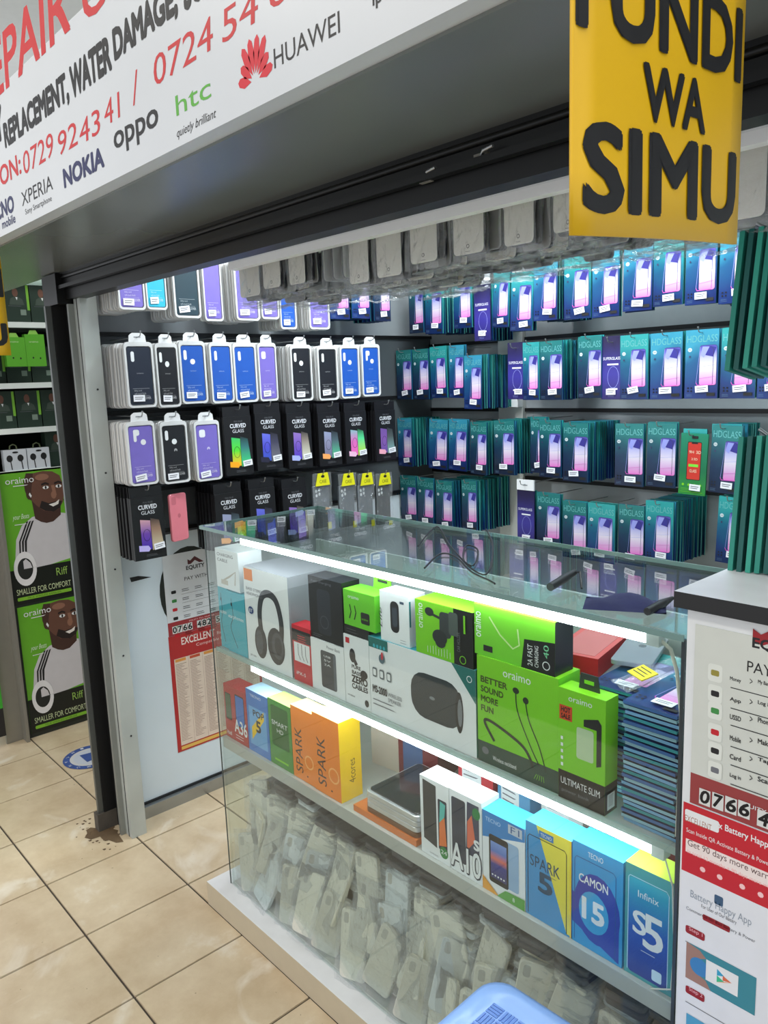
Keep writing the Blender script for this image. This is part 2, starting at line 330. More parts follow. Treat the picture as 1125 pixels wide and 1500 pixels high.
for a in (-78, -52, -30, -10, 10, 30, 52, 78):
    a = math.radians(a); L = sc*(1.12 if abs(a) < .6 else .85); dx, dz = math.sin(a), math.cos(a); px_, pz_ = dz, -dx
    S.poly([(c0.x+dx*sc*.2, c0.z+dz*sc*.2), (c0.x+dx*L*.62+px_*sc*.15, c0.z+dz*L*.62+pz_*sc*.15), (c0.x+dx*L*.92+px_*sc*.11, c0.z+dz*L*.92+pz_*sc*.11), (c0.x+dx*L*1.02, c0.z+dz*L*1.02), (c0.x+dx*L*.92-px_*sc*.11, c0.z+dz*L*.92-pz_*sc*.11), (c0.x+dx*L*.62-px_*sc*.15, c0.z+dz*L*.62-pz_*sc*.15)], mat((206, 22, 44), .45)); S.k = 1
ob('petal_logo', b, sg)['kind'] = 'stuff'
stext('ip', 1098, 30, 1125, 50, ink, .02)
sh = tag(link('roller_shutter', None), 'rolled-up black roller shutter with its bottom rail above the counter', 'shutter')
bk = mat((20, 21, 21), .38, .4, var=.3, scale=6)
b = MB(); b.box(-2.47, .9, 1.75, .6, .95, 1.8, bk); ob('shutter_slat', b, sh)
b = MB(); b.box(-2.46, .885, 1.742, .6, .9, 1.752, bk); b.box(-2.46, .905, 1.713, .6, .945, 1.75, bk); ob('bottom_rail', b, sh)
b = MB(); b.tube([(-2.46, .9, 1.776), (.6, .9, 1.776)], .006, bk, 8); ob('rail_bead', b, sh)
b = MB(); b.box(-2.48, .88, 1.7, -2.37, .97, 1.786, bk); ob('shutter_bracket', b, sh)
for px, py in ((627, 262), (708, 232)):
    A = at('Y', .9, px, py); b = MB(); b.box(A.x-.012, .893, A.z-.006, A.x+.012, .9, A.z+.006, mat((120, 118, 110), .7)); b.tube([(A.x, .894, A.z), (A.x+.012, .886, A.z+.006), (A.x+.03, .885, A.z+.008)], .0025, steel, 6); ob('rail_catch', b, sh)

# ------------------------------------------------------------------ hanging yellow flag sign (bent sheet) and its fellow at the far end
def flag_sign(name, label, X, y0, y1, z0, z1, rows, bend=.02, drop=0):
    ym = mat((232, 184, 22), .4, var=.08, scale=7); r_ = tag(link(name, None), label, 'sign', None)
    def fn(a, c, e):                       # a across 0..1 (Y), c up 0..1
        return (X+e+bend*math.sin(a*math.pi)*(.3+.7*(1-c)), y0+(y1-y0)*a, z0+(z1-z0)*c+drop*a)
    b = MB(); N, M_ = 10, 8; vs = []
    for side in (0, -.003):
        for j in range(M_+1):
            for i in range(N+1): vs.append(fn(i/N, j/M_, side))
    K = (N+1)*(M_+1); fs = []
    for j in range(M_):
        for i in range(N):
            q = j*(N+1)+i; fs.append((q, q+1, q+N+2, q+N+1)); fs.append((K+q, K+q+N+1, K+q+N+2, K+q+1))
    for i in range(N): fs.append((i, K+i, K+i+1, i+1)); q = M_*(N+1)+i; fs.append((q+1, K+q+1, K+q, q))
    for j in range(M_): q = j*(N+1); fs.append((q+N+1, K+q+N+1, K+q, q)); q += N; fs.append((q, K+q, K+q+N+1, q+N+1))
    b.mesh(vs, fs, ym, True); ob('sheet', b, r_)
    for t, x, y, w, h in rows:
        b = MB(); S = Pr(b, fn, .0005); S.text(t, x, y, ink, w=w, h=h, bold=.034); ob('lettering', b, r_)
    return r_
flag_sign('yellow_sign', 'yellow repairman sign hanging edge-on from the signboard beside the shop front', -.262, .384, .588, 1.525, 1.80,
          [('SIMU', .045, .05, .9, .165), ('WA', .32, .245, .37, .108), ('FUNDI', .01, .392, .95, .158)], .005, .012)
flag_sign('yellow_sign', 'yellow sign at the far end of the signboard beside the passage', -2.1, .44, .652, 1.542, 1.78, [('SIMU', .07, .1, .9, .22), ('WA', .3, .38, .4, .16), ('FUNDI', .0, .6, .98, .27)], .004)

# ------------------------------------------------------------------ the back wall: screen protector packs on long hooks
CW, CH, CT = .088, .199, .005
foilA = grad([(0, (18, 30, 78)), (.35, (26, 60, 120)), (.7, (26, 108, 140)), (1, (50, 170, 170))], 'Z', 0, CH, .3, .35, .35, .4, .4)
foilB = grad([(0, (24, 38, 104)), (.4, (32, 64, 128)), (.75, (34, 100, 146)), (1, (60, 160, 190))], 'Z', 0, CH, .3, .35, .3, .4, -.5)
foilC = grad([(0, (18, 26, 56)), (.5, (26, 54, 88)), (.8, (28, 92, 108)), (1, (40, 130, 128))], 'Z', 0, CH, .3, .35, .35, .4, .5)
EDGES = [mat((64, 168, 160), .3, .4), mat((24, 88, 100), .3, .4), mat((40, 104, 148), .3, .4), mat((96, 192, 184), .3, .4)]
phone_grad = grad([(0, (226, 120, 200)), (.22, (216, 172, 216)), (.45, (226, 216, 232)), (.68, (186, 184, 228)), (.88, (108, 106, 194)), (1, (74, 68, 160))], 'Z', .038, .154, .35)
title_teal = mat((112, 190, 190), .3, .4); phoneline = mat((58, 52, 96), .4); pinkline = mat((214, 90, 190), .4); palebl = mat((150, 156, 226), .4); dkblue = mat((54, 50, 140), .4)
def card_data(foil, edge):
    b = MB(); b.box(-CW/2, 0, 0, CW/2, CT, CH, edge, front=foil); return b.data('card')
def card_print(v):
    b = MB(); P = Pr(b, FRONT)
    P.text('HDGLASS', -.040, CH-.036, title_teal, w=.08, h=.02, bold=.0)
    P.ell(-.032, .142, .0058, .0058, mat((200, 215, 220)), 12); P.text('HD', -.0355, .14, ink, w=.007, h=.004)
    x = -.009+v*.003
    P.rrect(x, .038, .046, .116, .007, phoneline); P.rrect(x+.001, .039, .044, .114, .006, phone_grad)
    P.poly([(x+.006, .128), (x+.036, .120), (x+.044, .147), (x+.026, .151)], dkblue); P.poly([(x+.003, .126), (x+.012, .118), (x+.026, .149), (x+.008, .15)], palebl)
    P.band([(x+.036, .042), (x+.037, .14), (x+.03, .15)], .0012, phoneline); P.band([(x-.007, .046), (x-.004, .039), (x+.036, .040)], .002, pinkline); P.band([(x-.007, .046), (x+.002, .15)], .001, palebl)
    P.band([(x+.001, .058), (x+.042, .064)], .0008, pinkline); P.band([(x+.002, .092), (x+.042, .097)], .0006, palebl)
    for i in range(4): P.ell(-.034+.009*(i % 2), .022+.009*(i//2), .0024, .0024, black, 8)
    P.poly([(-.034, .122), (-.031, .119), (-.028, .122), (-.031, .126)], phoneline); P.rect(.016, .008, .022, .009, ink); P.lines(-.038, .012, .02, 3, .003, mat((90, 120, 150)), .0006)
    return b.data('front_print')
CARDS = [(card_data(f, EDGES[i]), card_print(i)) for i, f in enumerate((foilA, foilB, foilC))]
STK = [card_data(f, EDGES[i % 4]) for i, f in enumerate((foilC, foilA, foilB, foilC))]
def sticker_data(w=.026, h=.016):
    b = MB(); b.box(-w/2, -.0004, 0, w/2, 0, h, sticker_w); P = Pr(b, lambda a, c, e: (a, -.0004-e, c)); P.lines(-w*.38, h*.6, w*.76, 2, h*.28, tinyink, h*.12); return b.data('price_sticker')
STICK = sticker_data(.034, .019)
def super_card():                                # purple pack with white header
    b = MB(); b.box(-.038, 0, 0, .038, .005, .2, mat((44, 40, 96), .3, coat=.4), front=grad([(0, (38, 32, 80)), (.5, (60, 54, 150)), (1, (36, 30, 72))], 'Z', 0, .2, .3, .1, .2, .4)); a = b.data('card')
    b = MB(); P = Pr(b, FRONT); P.text('SUPERGLASS', -.033, .125, sticker_w, w=.062, h=.009, bold=.0); P.rect(-.018, .108, .04, .005, sticker_w); P.rect(-.014, .03, .034, .005, sticker_w)
    P.ring(.004, .07, .02, .0012, palebl, 20, .034); P.lines(-.015, .012, .03, 2, .004, palebl); return a, b.data('front_print')
SUP = super_card()
hd = MB(); hd.box(-.038, -.002, .2, .038, .004, .238, white); hd.box(-.01, -.0023, .216, .01, -.002, .221, grey); HEADER = hd.data('hang_header')
def green_card():
    b = MB(); b.box(-.042, 0, 0, .042, .005, .185, mat((20, 120, 70), .4), front=grad([(0, (40, 140, 50)), (.4, (20, 110, 70)), (1, (24, 130, 100))], 'Z', 0, .185, .35)); a = b.data('card')
    b = MB(); P = Pr(b, FRONT); P.rrect(-.02, .045, .044, .115, .004, ink); P.rrect(-.018, .047, .04, .111, .003, mat((206, 52, 38), .4)); P.rrect(-.008, .154, .02, .004, .002, ink)
    wy = mat((240, 220, 190)); P.text('9H', -.014, .125, wy, h=.009); P.text('3D', .008, .125, wy, h=.009); P.text('2.5D', -.006, .105, wy, h=.007); P.rect(-.014, .085, .03, .008, mat((120, 220, 60))); P.text('GLASS', -.01, .068, wy, w=.022, h=.009)
    for i in range(4): P.ell(-.028+.018*i, .03, .004, .004, lime, 10)
    P.rect(-.036, .008, .07, .001, lime); P.lines(-.034, .018, .066, 2, .004, lime); P.rrect(-.008, .17, .02, .008, .002, ink); return a, b.data('front_print')
GRN = green_card()
def hookdata(L):
    b = MB(); b.tube([(0, 0, 0), (0, -L, 0), (0, -L-.008, .003), (0, -L-.013, .014)], .0017, steel, 6); b.tube([(0, -L-.0128, .0135), (0, -L-.0132, .0165)], .0028, steel, 6); return b.data('hook')
HOOK = hookdata(.225); HOOKL = hookdata(.205)
N_PACK = 0
def place_card(kind, Y, x, z, w, tilt, rowname, nth, stack=0, stickers=True):
    global N_PACK
    a, pr = CARDS[kind] if kind < 3 else (SUP if kind in (3, 5) else GRN)
    nm = f'{ORD[nth]} from the corner in {rowname} back-wall row'
    lab = {0: f'teal screen protector pack, {nm}', 1: f'blue screen protector pack, {nm}', 2: f'dark screen protector pack, {nm}', 3: f'purple screen protector pack, {nm}', 4: f'green and red screen protector pack, {nm}', 5: f'purple screen protector pack, {nm}'}[kind]
    r_ = tag(link('screen_protector_pack', a, None, (x, Y, z), (0, tilt, 0)), lab, 'screen protector', f'screen protector packs in the {rowname} back-wall row')
    r_.scale = (w/CW if kind < 3 else 1, 1, 1); link('front_print', pr, r_)
    if kind == 3: link('hang_header', HEADER, r_)
    if stickers: link('price_sticker', STICK, r_, (random.uniform(-.004, .012), -.0035, random.uniform(.012, .022)), (0, random.uniform(-.18, .08), 0))
    zt = z+(.19 if kind < 3 else .222 if kind == 3 else .18)
    link('hook', HOOK, wall_back, (x, YB-.02, zt))
    N_PACK += 1
    n = stack or 1; d = (YB-.03-Y-.012)/max(n, 12)
    for k in range(n):
        yy = Y+.014+d*k
        s_ = tag(link('screen_protector_pack', STK[random.randrange(4)], None, (x+random.uniform(-.002, .004)+.0006*k*(stack > 0), yy, z+random.uniform(-.003, .003)), (0, random.uniform(-.012, .012), random.uniform(-.05, .05))),
                 f'edge-on protector stacked behind the {ORD[nth]} pack of {rowname} back-wall row', 'screen protector', f'stacked screen protectors, {rowname} back-wall row')
        s_.scale = (w/CW if kind < 3 else .85, 1, 1); N_PACK += 1
Y0 = 2.25
def row(name, items):
    for i, (px0, px1, pb, kind, tilt, stack) in enumerate(items):
        A = at('Y', Y0, px0, pb); B = at('Y', Y0, px1, pb); w = max(.07, min(.103, B.x-A.x-.0015))
        yy = Y0+.004*(i % 2)
        place_card(kind, yy, A.x+w/2+.0005, A.z, w, tilt, name, i, stack)
row('top', [(600, 621, 489, 2, 0, 0), (622, 648, 490, 0, .03, 13), (665, 692, 482, 0, 0, 0), (692, 720, 500, 3, 0, 8), (721, 745, 480, 0, .05, 0), (746, 779, 486, 0, .04, 0), (781, 816, 471, 1, .02, 13),
            (825, 866, 469, 0, 0, 0), (867, 907, 466, 1, 0, 0), (911, 954, 457, 1, .01, 0), (956, 1000, 450, 0, 0, 0), (1002, 1048, 448, 1, 0, 0), (1052, 1104, 446, 1, 0, 6)])
row('second', [(582, 604, 585, 2, 0, 0), (605, 628, 585, 2, 0, 0), (632, 656, 583, 0, -.02, 0), (657, 679, 583, 1, .02, 0), (680, 706, 599, 1, .02, 15), (744, 765, 585, 5, 0, 0), (766, 789, 586, 0, 0, 0), (790, 823, 586, 2, 0, 13),
               (846, 881, 583, 2, 0, 0), (881, 906, 585, 5, 0, 0), (908, 949, 585, 0, -.01, 0), (951, 998, 585, 1, -.01, 0), (1002, 1051, 584, 1, 0, 0), (1053, 1105, 584, 0, 0, 0), (1108, 1150, 584, 1, 0, 0)])
row('third', [(584, 605, 682, 1, 0, 10), (627, 655, 686, 1, .05, 0), (657, 684, 688, 1, .04, 0), (688, 712, 694, 2, .02, 11), (724, 754, 694, 2, 0, 13), (776, 789, 692, 2, 0, 0), (790, 822, 698, 2, 0, 0), (823, 860, 704, 2, .01, 14),
              (900, 942, 710, 2, 0, 0), (945, 988, 712, 2, .01, 0), (993, 1033, 723, 4, .03, 0), (1036, 1080, 721, 2, .04, 8)])
row('lowest', [(560, 583, 752, 2, 0, 0), (587, 610, 764, 2, 0, 0), (612, 635, 768, 2, .04, 0), (638, 662, 774, 2, .02, 11), (677, 699, 776, 2, 0, 14), (755, 784, 795, 3, 0, 0), (786, 820, 800, 2, .01, 0), (823, 858, 815, 2, 0, 0),
               (860, 901, 820, 0, .01, 0), (904, 942, 825, 2, 0, 0), (944, 985, 822, 0, 0, 16), (1046, 1090, 823, 0, .03, 4)])

# ------------------------------------------------------------------ the wall beside the passage: blister-packed cases
XF = -2.205; LROT = (0, 0, H90)
tray_m = mat((214, 216, 216), .35, var=.03, coat=.5); tray_side = mat((206, 204, 198), .4)
def tray():
    b = MB(); o_ = rr(-.0425, 0, .085, .19, .012, 4); i_ = rr(-.037, .006, .074, .172, .008, 4)
    b.ringslab(o_, i_, 0, .009, tray_m); b.slab(o_, .0085, .0095, tray_m, tray_side); return b.data('blister_tray')
TRAY = tray()
def stacktray():
    b = MB(); b.slab(rr(-.0425, 0, .085, .19, .012, 4), 0, .005, tray_m, tray_side, .0012); return b.data('blister_tray')
STRAY = stacktray()
tb = MB(); tb.slab([(-.026, .188), (.026, .188), (.024, .208), (.02, .212), (.014, .216), (-.014, .216), (-.02, .212), (-.024, .208)], .003, .0045, mat((225, 227, 228), .3, coat=.5)); tb.box(-.01, .0026, .202, .01, .003, .206, grey); TAB = tb.data('hang_tab')
def case_data(c, holes, mark):
    m = mat(c, .45, var=.08); b = MB(); b.slab(rr(-.0355, .008, .071, .168, .008, 4), .002, .008, m, None, .001); a = b.data('phone_case')
    b = MB(); P = Pr(b, lambda x, z, e: (x, .002-e, z)); hole = mat((226, 230, 232)); pale = mat([min(255, int(v*.4+150)) for v in c], .5)
    if mark == 's': P.text('SAMSUNG', -.010, .098, pale, w=.02, h=.003)
    if mark == 'h':
        for k in range(6):
            g = math.radians(15+30*k); P.ell(.002+.004*math.cos(g), .1+.004*math.sin(g), .0016, .0034, pale, 8)
    H = []
    def hol(kind, *q):
        hb = MB(); hp_ = Pr(hb, lambda x, z, e: (x, .002-e-.0001*len(H), z)); getattr(hp_, kind)(*q, hole); H.append(hb.data('camera_cutout'))
    P.rect(-.026, .055, .05, .0008, pale); P.text('Silky and', -.022, .046, pale, w=.022, h=.006); P.text('soft-touch finish', -.022, .038, pale, w=.034, h=.006); P.rect(-.022, .034, .046, .0006, pale); P.text('SILICONE COVER', -.022, .024, pale, w=.048, h=.007, bold=.03)
    if holes == 0: hol('rrect', -.024, .133, .010, .03, .005)
    if holes == 1: hol('rrect', -.028, .133, .010, .03, .005); hol('ell', .0, .128, .008, .0085)
    if holes == 2: hol('rrect', -.022, .130, .009, .036, .0045); hol('rrect', -.022, .148, .018, .018, .006); hol('ell', .006, .128, .008, .0085)
    if holes == 3: hol('rrect', -.026, .138, .02, .024, .006)
    return a, b.data('case_print'), H
NAVY, BLUE, PURP, BLK, CYAN, TEALC = (30, 38, 54), (28, 84, 176), (118, 104, 190), (24, 26, 32), (40, 178, 208), (28, 56, 68)
CD = {}
def case_of(c, h, mk):
    k = (c, h, mk)
    if k not in CD: CD[k] = case_data(c, h, mk)
    return CD[k]
CNAME = {NAVY: 'navy', BLUE: 'blue', PURP: 'purple', BLK: 'black', CYAN: 'cyan', TEALC: 'dark teal'}
N_CASE = 0
def place_case(px0, px1, pb, c, holes, mk, rowname, nth, n, dx=0):
    A = at('X', XF+dx, px0+4, pb); B = at('X', XF+dx, px1+4, pb); w = max(.066, min(.09, B.y-A.y-.001))
    nm = f'{ORD[nth]} from the post in the {rowname} row'
    r_ = tag(link('phone_case_pack', TRAY, None, (XF+dx, A.y+w/2, A.z), LROT), f'{CNAME[c]} phone case in white tray, {nm}', 'phone case', f'blister-packed cases, {rowname} row')
    r_.scale = (w/.086, 1, 1); a, pr, H = case_of(c, holes, mk); k = link('phone_case', a, r_); link('case_print', pr, k); [link('camera_cutout', h_, k) for h_ in H]; link('hang_tab', TAB, r_)
    link('price_sticker', STICK, r_, (random.uniform(-.014, -.008), -.0006, random.uniform(.012, .018)), (0, random.uniform(-.15, .05), 0))
    link('hook', HOOKL, wall_left, (XL+.02, A.y+w/2, A.z+.204), LROT)
    dd = (.215+dx-.02)/max(n, 12)
    for i in range(n):
        s_ = tag(link('phone_case_pack', STRAY, None, (XF+dx-.012-dd*i, A.y+w/2+random.uniform(-.003, .003), A.z+random.uniform(-.003, .003)), (0, random.uniform(-.01, .01), H90+random.uniform(-.03, .03))),
                 f'blister tray stacked behind the {ORD[nth]} pack of the {rowname} row', 'phone case', f'stacked blister trays, {rowname} row'); s_.scale = (w/.086, 1, 1)
def crow(name, items):
    for i, it in enumerate(items): place_case(*it[:6], name, i, it[6], it[7] if len(it) > 7 else 0)
crow('top case', [(171, 211, 453, PURP, 9, '', 14), (212, 242, 453, CYAN, 9, '', 3), (253, 296, 465, TEALC, 9, '', 10), (297, 317, 470, PURP, 9, '', 2), (343, 378, 469, PURP, 9, '', 12), (380, 406, 467, PURP, 9, '', 4), (408, 431, 482, BLUE, 9, '', 8), (450, 481, 482, PURP, 9, '', 8)])
crow('second case', [(185, 229, 598, NAVY, 0, 's', 14), (230, 263, 597, BLK, 1, 's', 6), (264, 307, 592, BLUE, 1, 's', 6), (308, 341, 591, BLUE, 0, 's', 4), (342, 376, 590, BLUE, 0, 's', 5), (378, 405, 588, PURP, 3, 's', 3), (425, 461, 588, BLK, 1, 's', 10), (464, 496, 587, BLK, 0, 's', 7), (497, 526, 584, BLUE, 1, 's', 5), (528, 556, 581, BLUE, 2, 's', 4)])
crow('third case', [(188, 235, 713, PURP, 2, '', 14), (237, 281, 710, BLK, 1, 'h', 7), (286, 331, 706, PURP, 3, 'h', 7)])
# blue protector cards at the far end of the top row
for i, (a_, b_, pb) in enumerate(((484, 513, 467), (516, 543, 466), (549, 573, 470))):
    A = at('X', XF, a_, pb); B = at('X', XF, b_, pb); w = min(.09, B.y-A.y-.001)
    r_ = tag(link('screen_protector_pack', CARDS[(1, 1, 2)[i]][0], None, (XF, A.y+w/2, A.z), LROT), f'blue screen protector pack at the end of the top case row, {ORD[i]} toward the corner', 'screen protector', 'screen protectors beside the top case row')
    r_.scale = (w/CW, 1, 1); link('front_print', CARDS[1][1], r_); link('price_sticker', STICK, r_, (.004, -.0035, .016), (0, -.1, 0)); link('hook', HOOKL, wall_left, (XL+.02, A.y+w/2, A.z+.19), LROT)
    for k in range(5):
        s_ = tag(link('screen_protector_pack', STK[k % 4], None, (XF-.02-.024*k, A.y+w/2, A.z), LROT), f'screen protector stacked behind the {ORD[i]} blue pack at the end of top case row', 'screen protector', 'stacked protectors beside the top case row'); s_.scale = (w/CW, 1, 1)
# black curved-glass cartons
bc = mat((20, 20, 23), .4, var=.15); bcs = mat((30, 30, 33), .45)
def curved(cols, key):
    b = MB(); b.box(-.05, 0, 0, .05, .012, .19, bcs, front=bc); b.box(-.05, .004, .19, .05, .006, .222, bc); a = b.data('carton')
    b = MB(); P = Pr(b, FRONT); tw_ = mat((232, 234, 240), .35, .2)
    P.text('FULL GLUE', -.012, .172, tinyink, w=.03, h=.005); P.text('CURVED', -.028, .154, tw_, w=.058, h=.013, bold=.03); P.text('GLASS', -.02, .138, tw_, w=.042, h=.011, bold=.005)
    g1 = grad([(0, cols[0]), (.5, cols[1]), (1, cols[2])], 'Z', .03, .13, .3); g2 = grad([(0, cols[3]), (.6, cols[4]), (1, (40, 40, 46))], 'Z', .03, .13, .3)
    P.poly([(-.026, .03), (.006, .03), (.006, .118), (-.026, .124)], g1); P.poly([(.006, .026), (.044, .034), (.034, .116), (.006, .126)], g2)
    P.band([(.006, .024), (.006, .124), (.034, .117), (.045, .03)], .0012, ink); P.ring(-.008, .075, .011, .0012, ink, 14, .018)
    P.poly([(-.036, .028), (-.006, .024), (.0, .032), (-.006, .042), (-.036, .046)], mat(cols[5], .4)); P.lines(-.015, .014, .04, 2, .004, tinyink); return a, b.data('front_print')
CV = [curved(c, i) for i, c in enumerate([((255, 190, 40), (90, 220, 60), (60, 190, 110), (70, 210, 130), (60, 120, 120), (255, 170, 30)), ((60, 90, 190), (80, 80, 200), (110, 120, 220), (120, 120, 130), (70, 70, 90), (40, 40, 60)),
      ((80, 60, 190), (120, 90, 190), (150, 120, 190), (220, 220, 200), (150, 140, 130), (170, 180, 235)), ((110, 110, 140), (140, 140, 170), (150, 160, 190), (90, 190, 150), (80, 100, 110), (255, 170, 100)),
      ((240, 110, 190), (220, 110, 190), (110, 190, 190), (190, 220, 70), (90, 220, 150), (240, 190, 220)), ((110, 80, 160), (130, 90, 170), (110, 80, 150), (130, 170, 170), (80, 90, 90), (240, 170, 190)),
      ((60, 40, 170), (110, 70, 170), (220, 170, 170), (200, 190, 160), (150, 120, 100), (190, 180, 240))])]
CVS = CV[0][0]
def place_curved(px0, px1, pb, v, where, n, gap=.018, dx=0, pw=None):
    A = at('X', XF+dx, px0+4, pb); B = at('X', XF+dx, px1+4, pb); w = pw or max(.075, min(.102, B.y-A.y-.002))
    a, pr = CV[v]; r_ = tag(link('curved_glass_box', a, None, (XF+dx, A.y+w/2, A.z), LROT), f'black curved-glass box with {where}', 'screen protector', 'black curved-glass boxes')
    r_.scale = (w/.1, 1, 1); link('front_print', pr, r_); link('price_sticker', STICK, r_, (.028, -.004, .028), (0, -.1, 0)); link('hook', HOOKL, wall_left, (XL+.02, A.y+w/2, A.z+.212), LROT)
    for i in range(n):
        s_ = tag(link('curved_glass_box', a, None, (XF+dx-.016-gap*i, A.y+w/2+random.uniform(-.002, .002), A.z+random.uniform(-.002, .002)), (0, 0, H90+random.uniform(-.02, .02))), f'box stacked behind {where}', 'screen protector', 'stacked black curved-glass boxes'); s_.scale = (w/.1, 1, 1)
place_curved(329, 372, 698, 0, 'green and yellow phone picture', 4)
place_curved(374, 416, 690, 1, 'blue phone picture, second in its row', 7)
place_curved(420, 463, 687, 2, 'violet and cream phone picture, third in its row', 7)
place_curved(465, 502, 684, 3, 'grey-blue and green phone picture', 4)
place_curved(504, 546, 680, 4, 'pink and lime phone picture', 4)
place_curved(548, 580, 676, 5, 'dull violet phone picture nearest the corner', 4)
place_curved(195, 252, 823, 6, 'purple phone picture nearest the shutter post', 6, .022)
place_curved(316, 362, 810, 3, 'price stickers in the lowest row, behind the counter corner', 6, .02)
place_curved(366, 404, 800, 1, 'blue picture in the lowest row, behind the counter glass', 6, .02)
place_curved(414, 458, 796, 2, 'violet picture in lowest row next to the yellow-tagged cases', 7, .02)
# pink phone back leaning among them
A = at('X', XF+.01, 253, 797); b = MB(); pk = mat((214, 120, 132), .35, coat=.4); b.slab(rr(-.034, 0, .068, .15, .009, 4), 0, .008, pk, None, .0015); r_ = tag(ob('phone_case', b, None, (XF-.02, A.y+.045, A.z), (0, .0, H90+.25)), 'pink phone case wedged between the black curved-glass boxes', 'phone case')
b = MB(); P = Pr(b, FRONT); P.ell(0, .08, .006, .007, mat((180, 96, 108), .3)); ob('emblem', b, r_); b = MB(); P = Pr(b, FRONT); P.rrect(-.027, .116, .018, .026, .005, mat((190, 104, 116), .3)); ob('camera_patch', b, r_)
# clear cases with yellow header cards
bagm = glassy((248, 249, 250), .07, .5, crinkle=60, rough=.12, haze=.13)
def yellow_case(i, px0, px1, pb):
    A = at('X', XF, px0, pb); B = at('X', XF, px1, pb); w = .082
    b = MB(); b.slab(rr(-.036, 0, .072, .155, .009, 4), 0, .009, mat((92, 98, 104) if i < 3 else (40, 42, 46), .3, coat=.3), None, .0015)
    r_ = tag(ob('phone_case', b, None, (XF, (A.y+B.y)/2, A.z), LROT), f'clear phone case with yellow header card, {ORD[i]} of four beside black boxes', 'phone case', 'yellow-tagged phone cases')
    b = MB(); P = Pr(b, FRONT); hw = mat((222, 226, 226))
    for x, z in ((-.022, .136), (-.008, .139), (-.021, .12), (-.008, .124)): P.ell(x, z, .005, .006, hw, 12)
    ob('camera_holes', b, r_)
    b = MB(); yl = mat((226, 222, 30), .4); b.slab([(-.032, .155), (.032, .155), (.024, .2), (-.02, .2)], -.013, -.011, yl); P = Pr(b, lambda x, z, e: (x, -.013-e, z)); P.text('CASE', -.014, .164, ink, w=.03, h=.012); P.ell(.001, .188, .008, .005, ink, 12); ob('header_card', b, r_)
    b = MB(); b.box(.014, -.014, -.004, .03, -.0125, .02, mat((226, 222, 30), .4)); ob('price_tag', b, r_)
    b = MB(); n = 6; vs = []
    for j in range(n+1):
        for k in range(n+1): vs.append((-.042+.084*k/n, -.006+random.uniform(-.004, .002), -.01+.21*j/n))
    b.mesh(vs, [(j*(n+1)+k, j*(n+1)+k+1, (j+1)*(n+1)+k+1, (j+1)*(n+1)+k) for j in range(n) for k in range(n)], bagm, True); ob('plastic_bag', b, r_)
    link('hook', HOOKL, wall_left, (XL+.02, (A.y+B.y)/2, A.z+.195), LROT)
for i, (a_, b_) in enumerate(((459, 487), (497, 523), (524, 550), (553, 573))): yellow_case(i, a_, b_, 776-2*i)

# ------------------------------------------------------------------ clear cases in plastic bags hanging behind the shutter
b = MB(); b.box(-1.78, 1.1, 1.736, .44, 1.122, 1.753, mat((250, 251, 252), .4)); b.box(-1.78, 1.1, 1.753, .44, 1.42, 1.76, white); r_ = tag(ob('hanging_rack', b), 'white batten rack holding the bagged clear cases behind the shutter', 'rack')
pale_case = mat((232, 228, 216), .35, var=.06, coat=.5); dark_case = mat((44, 46, 50), .35, coat=.5); mid_case = mat((170, 170, 168), .35, coat=.5)
def bag_sheet(seed):
    rnd = random.Random(seed); b = MB(); n = 7; vs = []
    for j in range(n+1):
        for k in range(n+1):
            u_ = k/n; vs.append((-.046+.092*u_, -.004-.005*math.sin(math.pi*u_)+rnd.uniform(-.004, .004), -.014+.19*j/n+rnd.uniform(-.003, .003)*(j == 0)))
    b.mesh(vs, [(j*(n+1)+k, j*(n+1)+k+1, (j+1)*(n+1)+k+1, (j+1)*(n+1)+k) for j in range(n) for k in range(n)], bagm, False)
    vs = [];                                   # loose crumpled bottom
    for j in range(4):
        for k in range(n+1): vs.append((-.046+.092*k/n, .002+.012*j+rnd.uniform(-.004, .004), -.014+rnd.uniform(-.008, .004)))
    b.mesh(vs, [(j*(n+1)+k, (j+1)*(n+1)+k, (j+1)*(n+1)+k+1, j*(n+1)+k+1) for j in range(3) for k in range(n)], bagm, False)
    return b.data('plastic_bag')
BAGS = [bag_sheet(i) for i in range(4)]
def hang_case(m, ms):
    b = MB(); b.slab(rr(-.037, 0, .074, .15, .009, 4), 0, .008, m, ms, .0015); return b.data('phone_case')
HCA = [hang_case(pale_case, dark_case), hang_case(dark_case, dark_case), hang_case(mid_case, dark_case)]
mk = MB(); P = Pr(mk, FRONT); P.ell(0, .014, .004, .004, mat((110, 106, 100)), 12); P.ell(0, .014, .0025, .0025, pale_case, 12); P.rect(-.006, .004, .012, .0008, mat((110, 106, 100))); MARK = mk.data('case_mark')
yh = 1.14
hx = [(352, 381), (386, 411), (424, 447), (512, 540), (552, 588), (601, 640), (664, 708), (738, 781), (812, 852)]
hzb = [437, 424, 418, 417, 408, 388, 376, 362, 342]
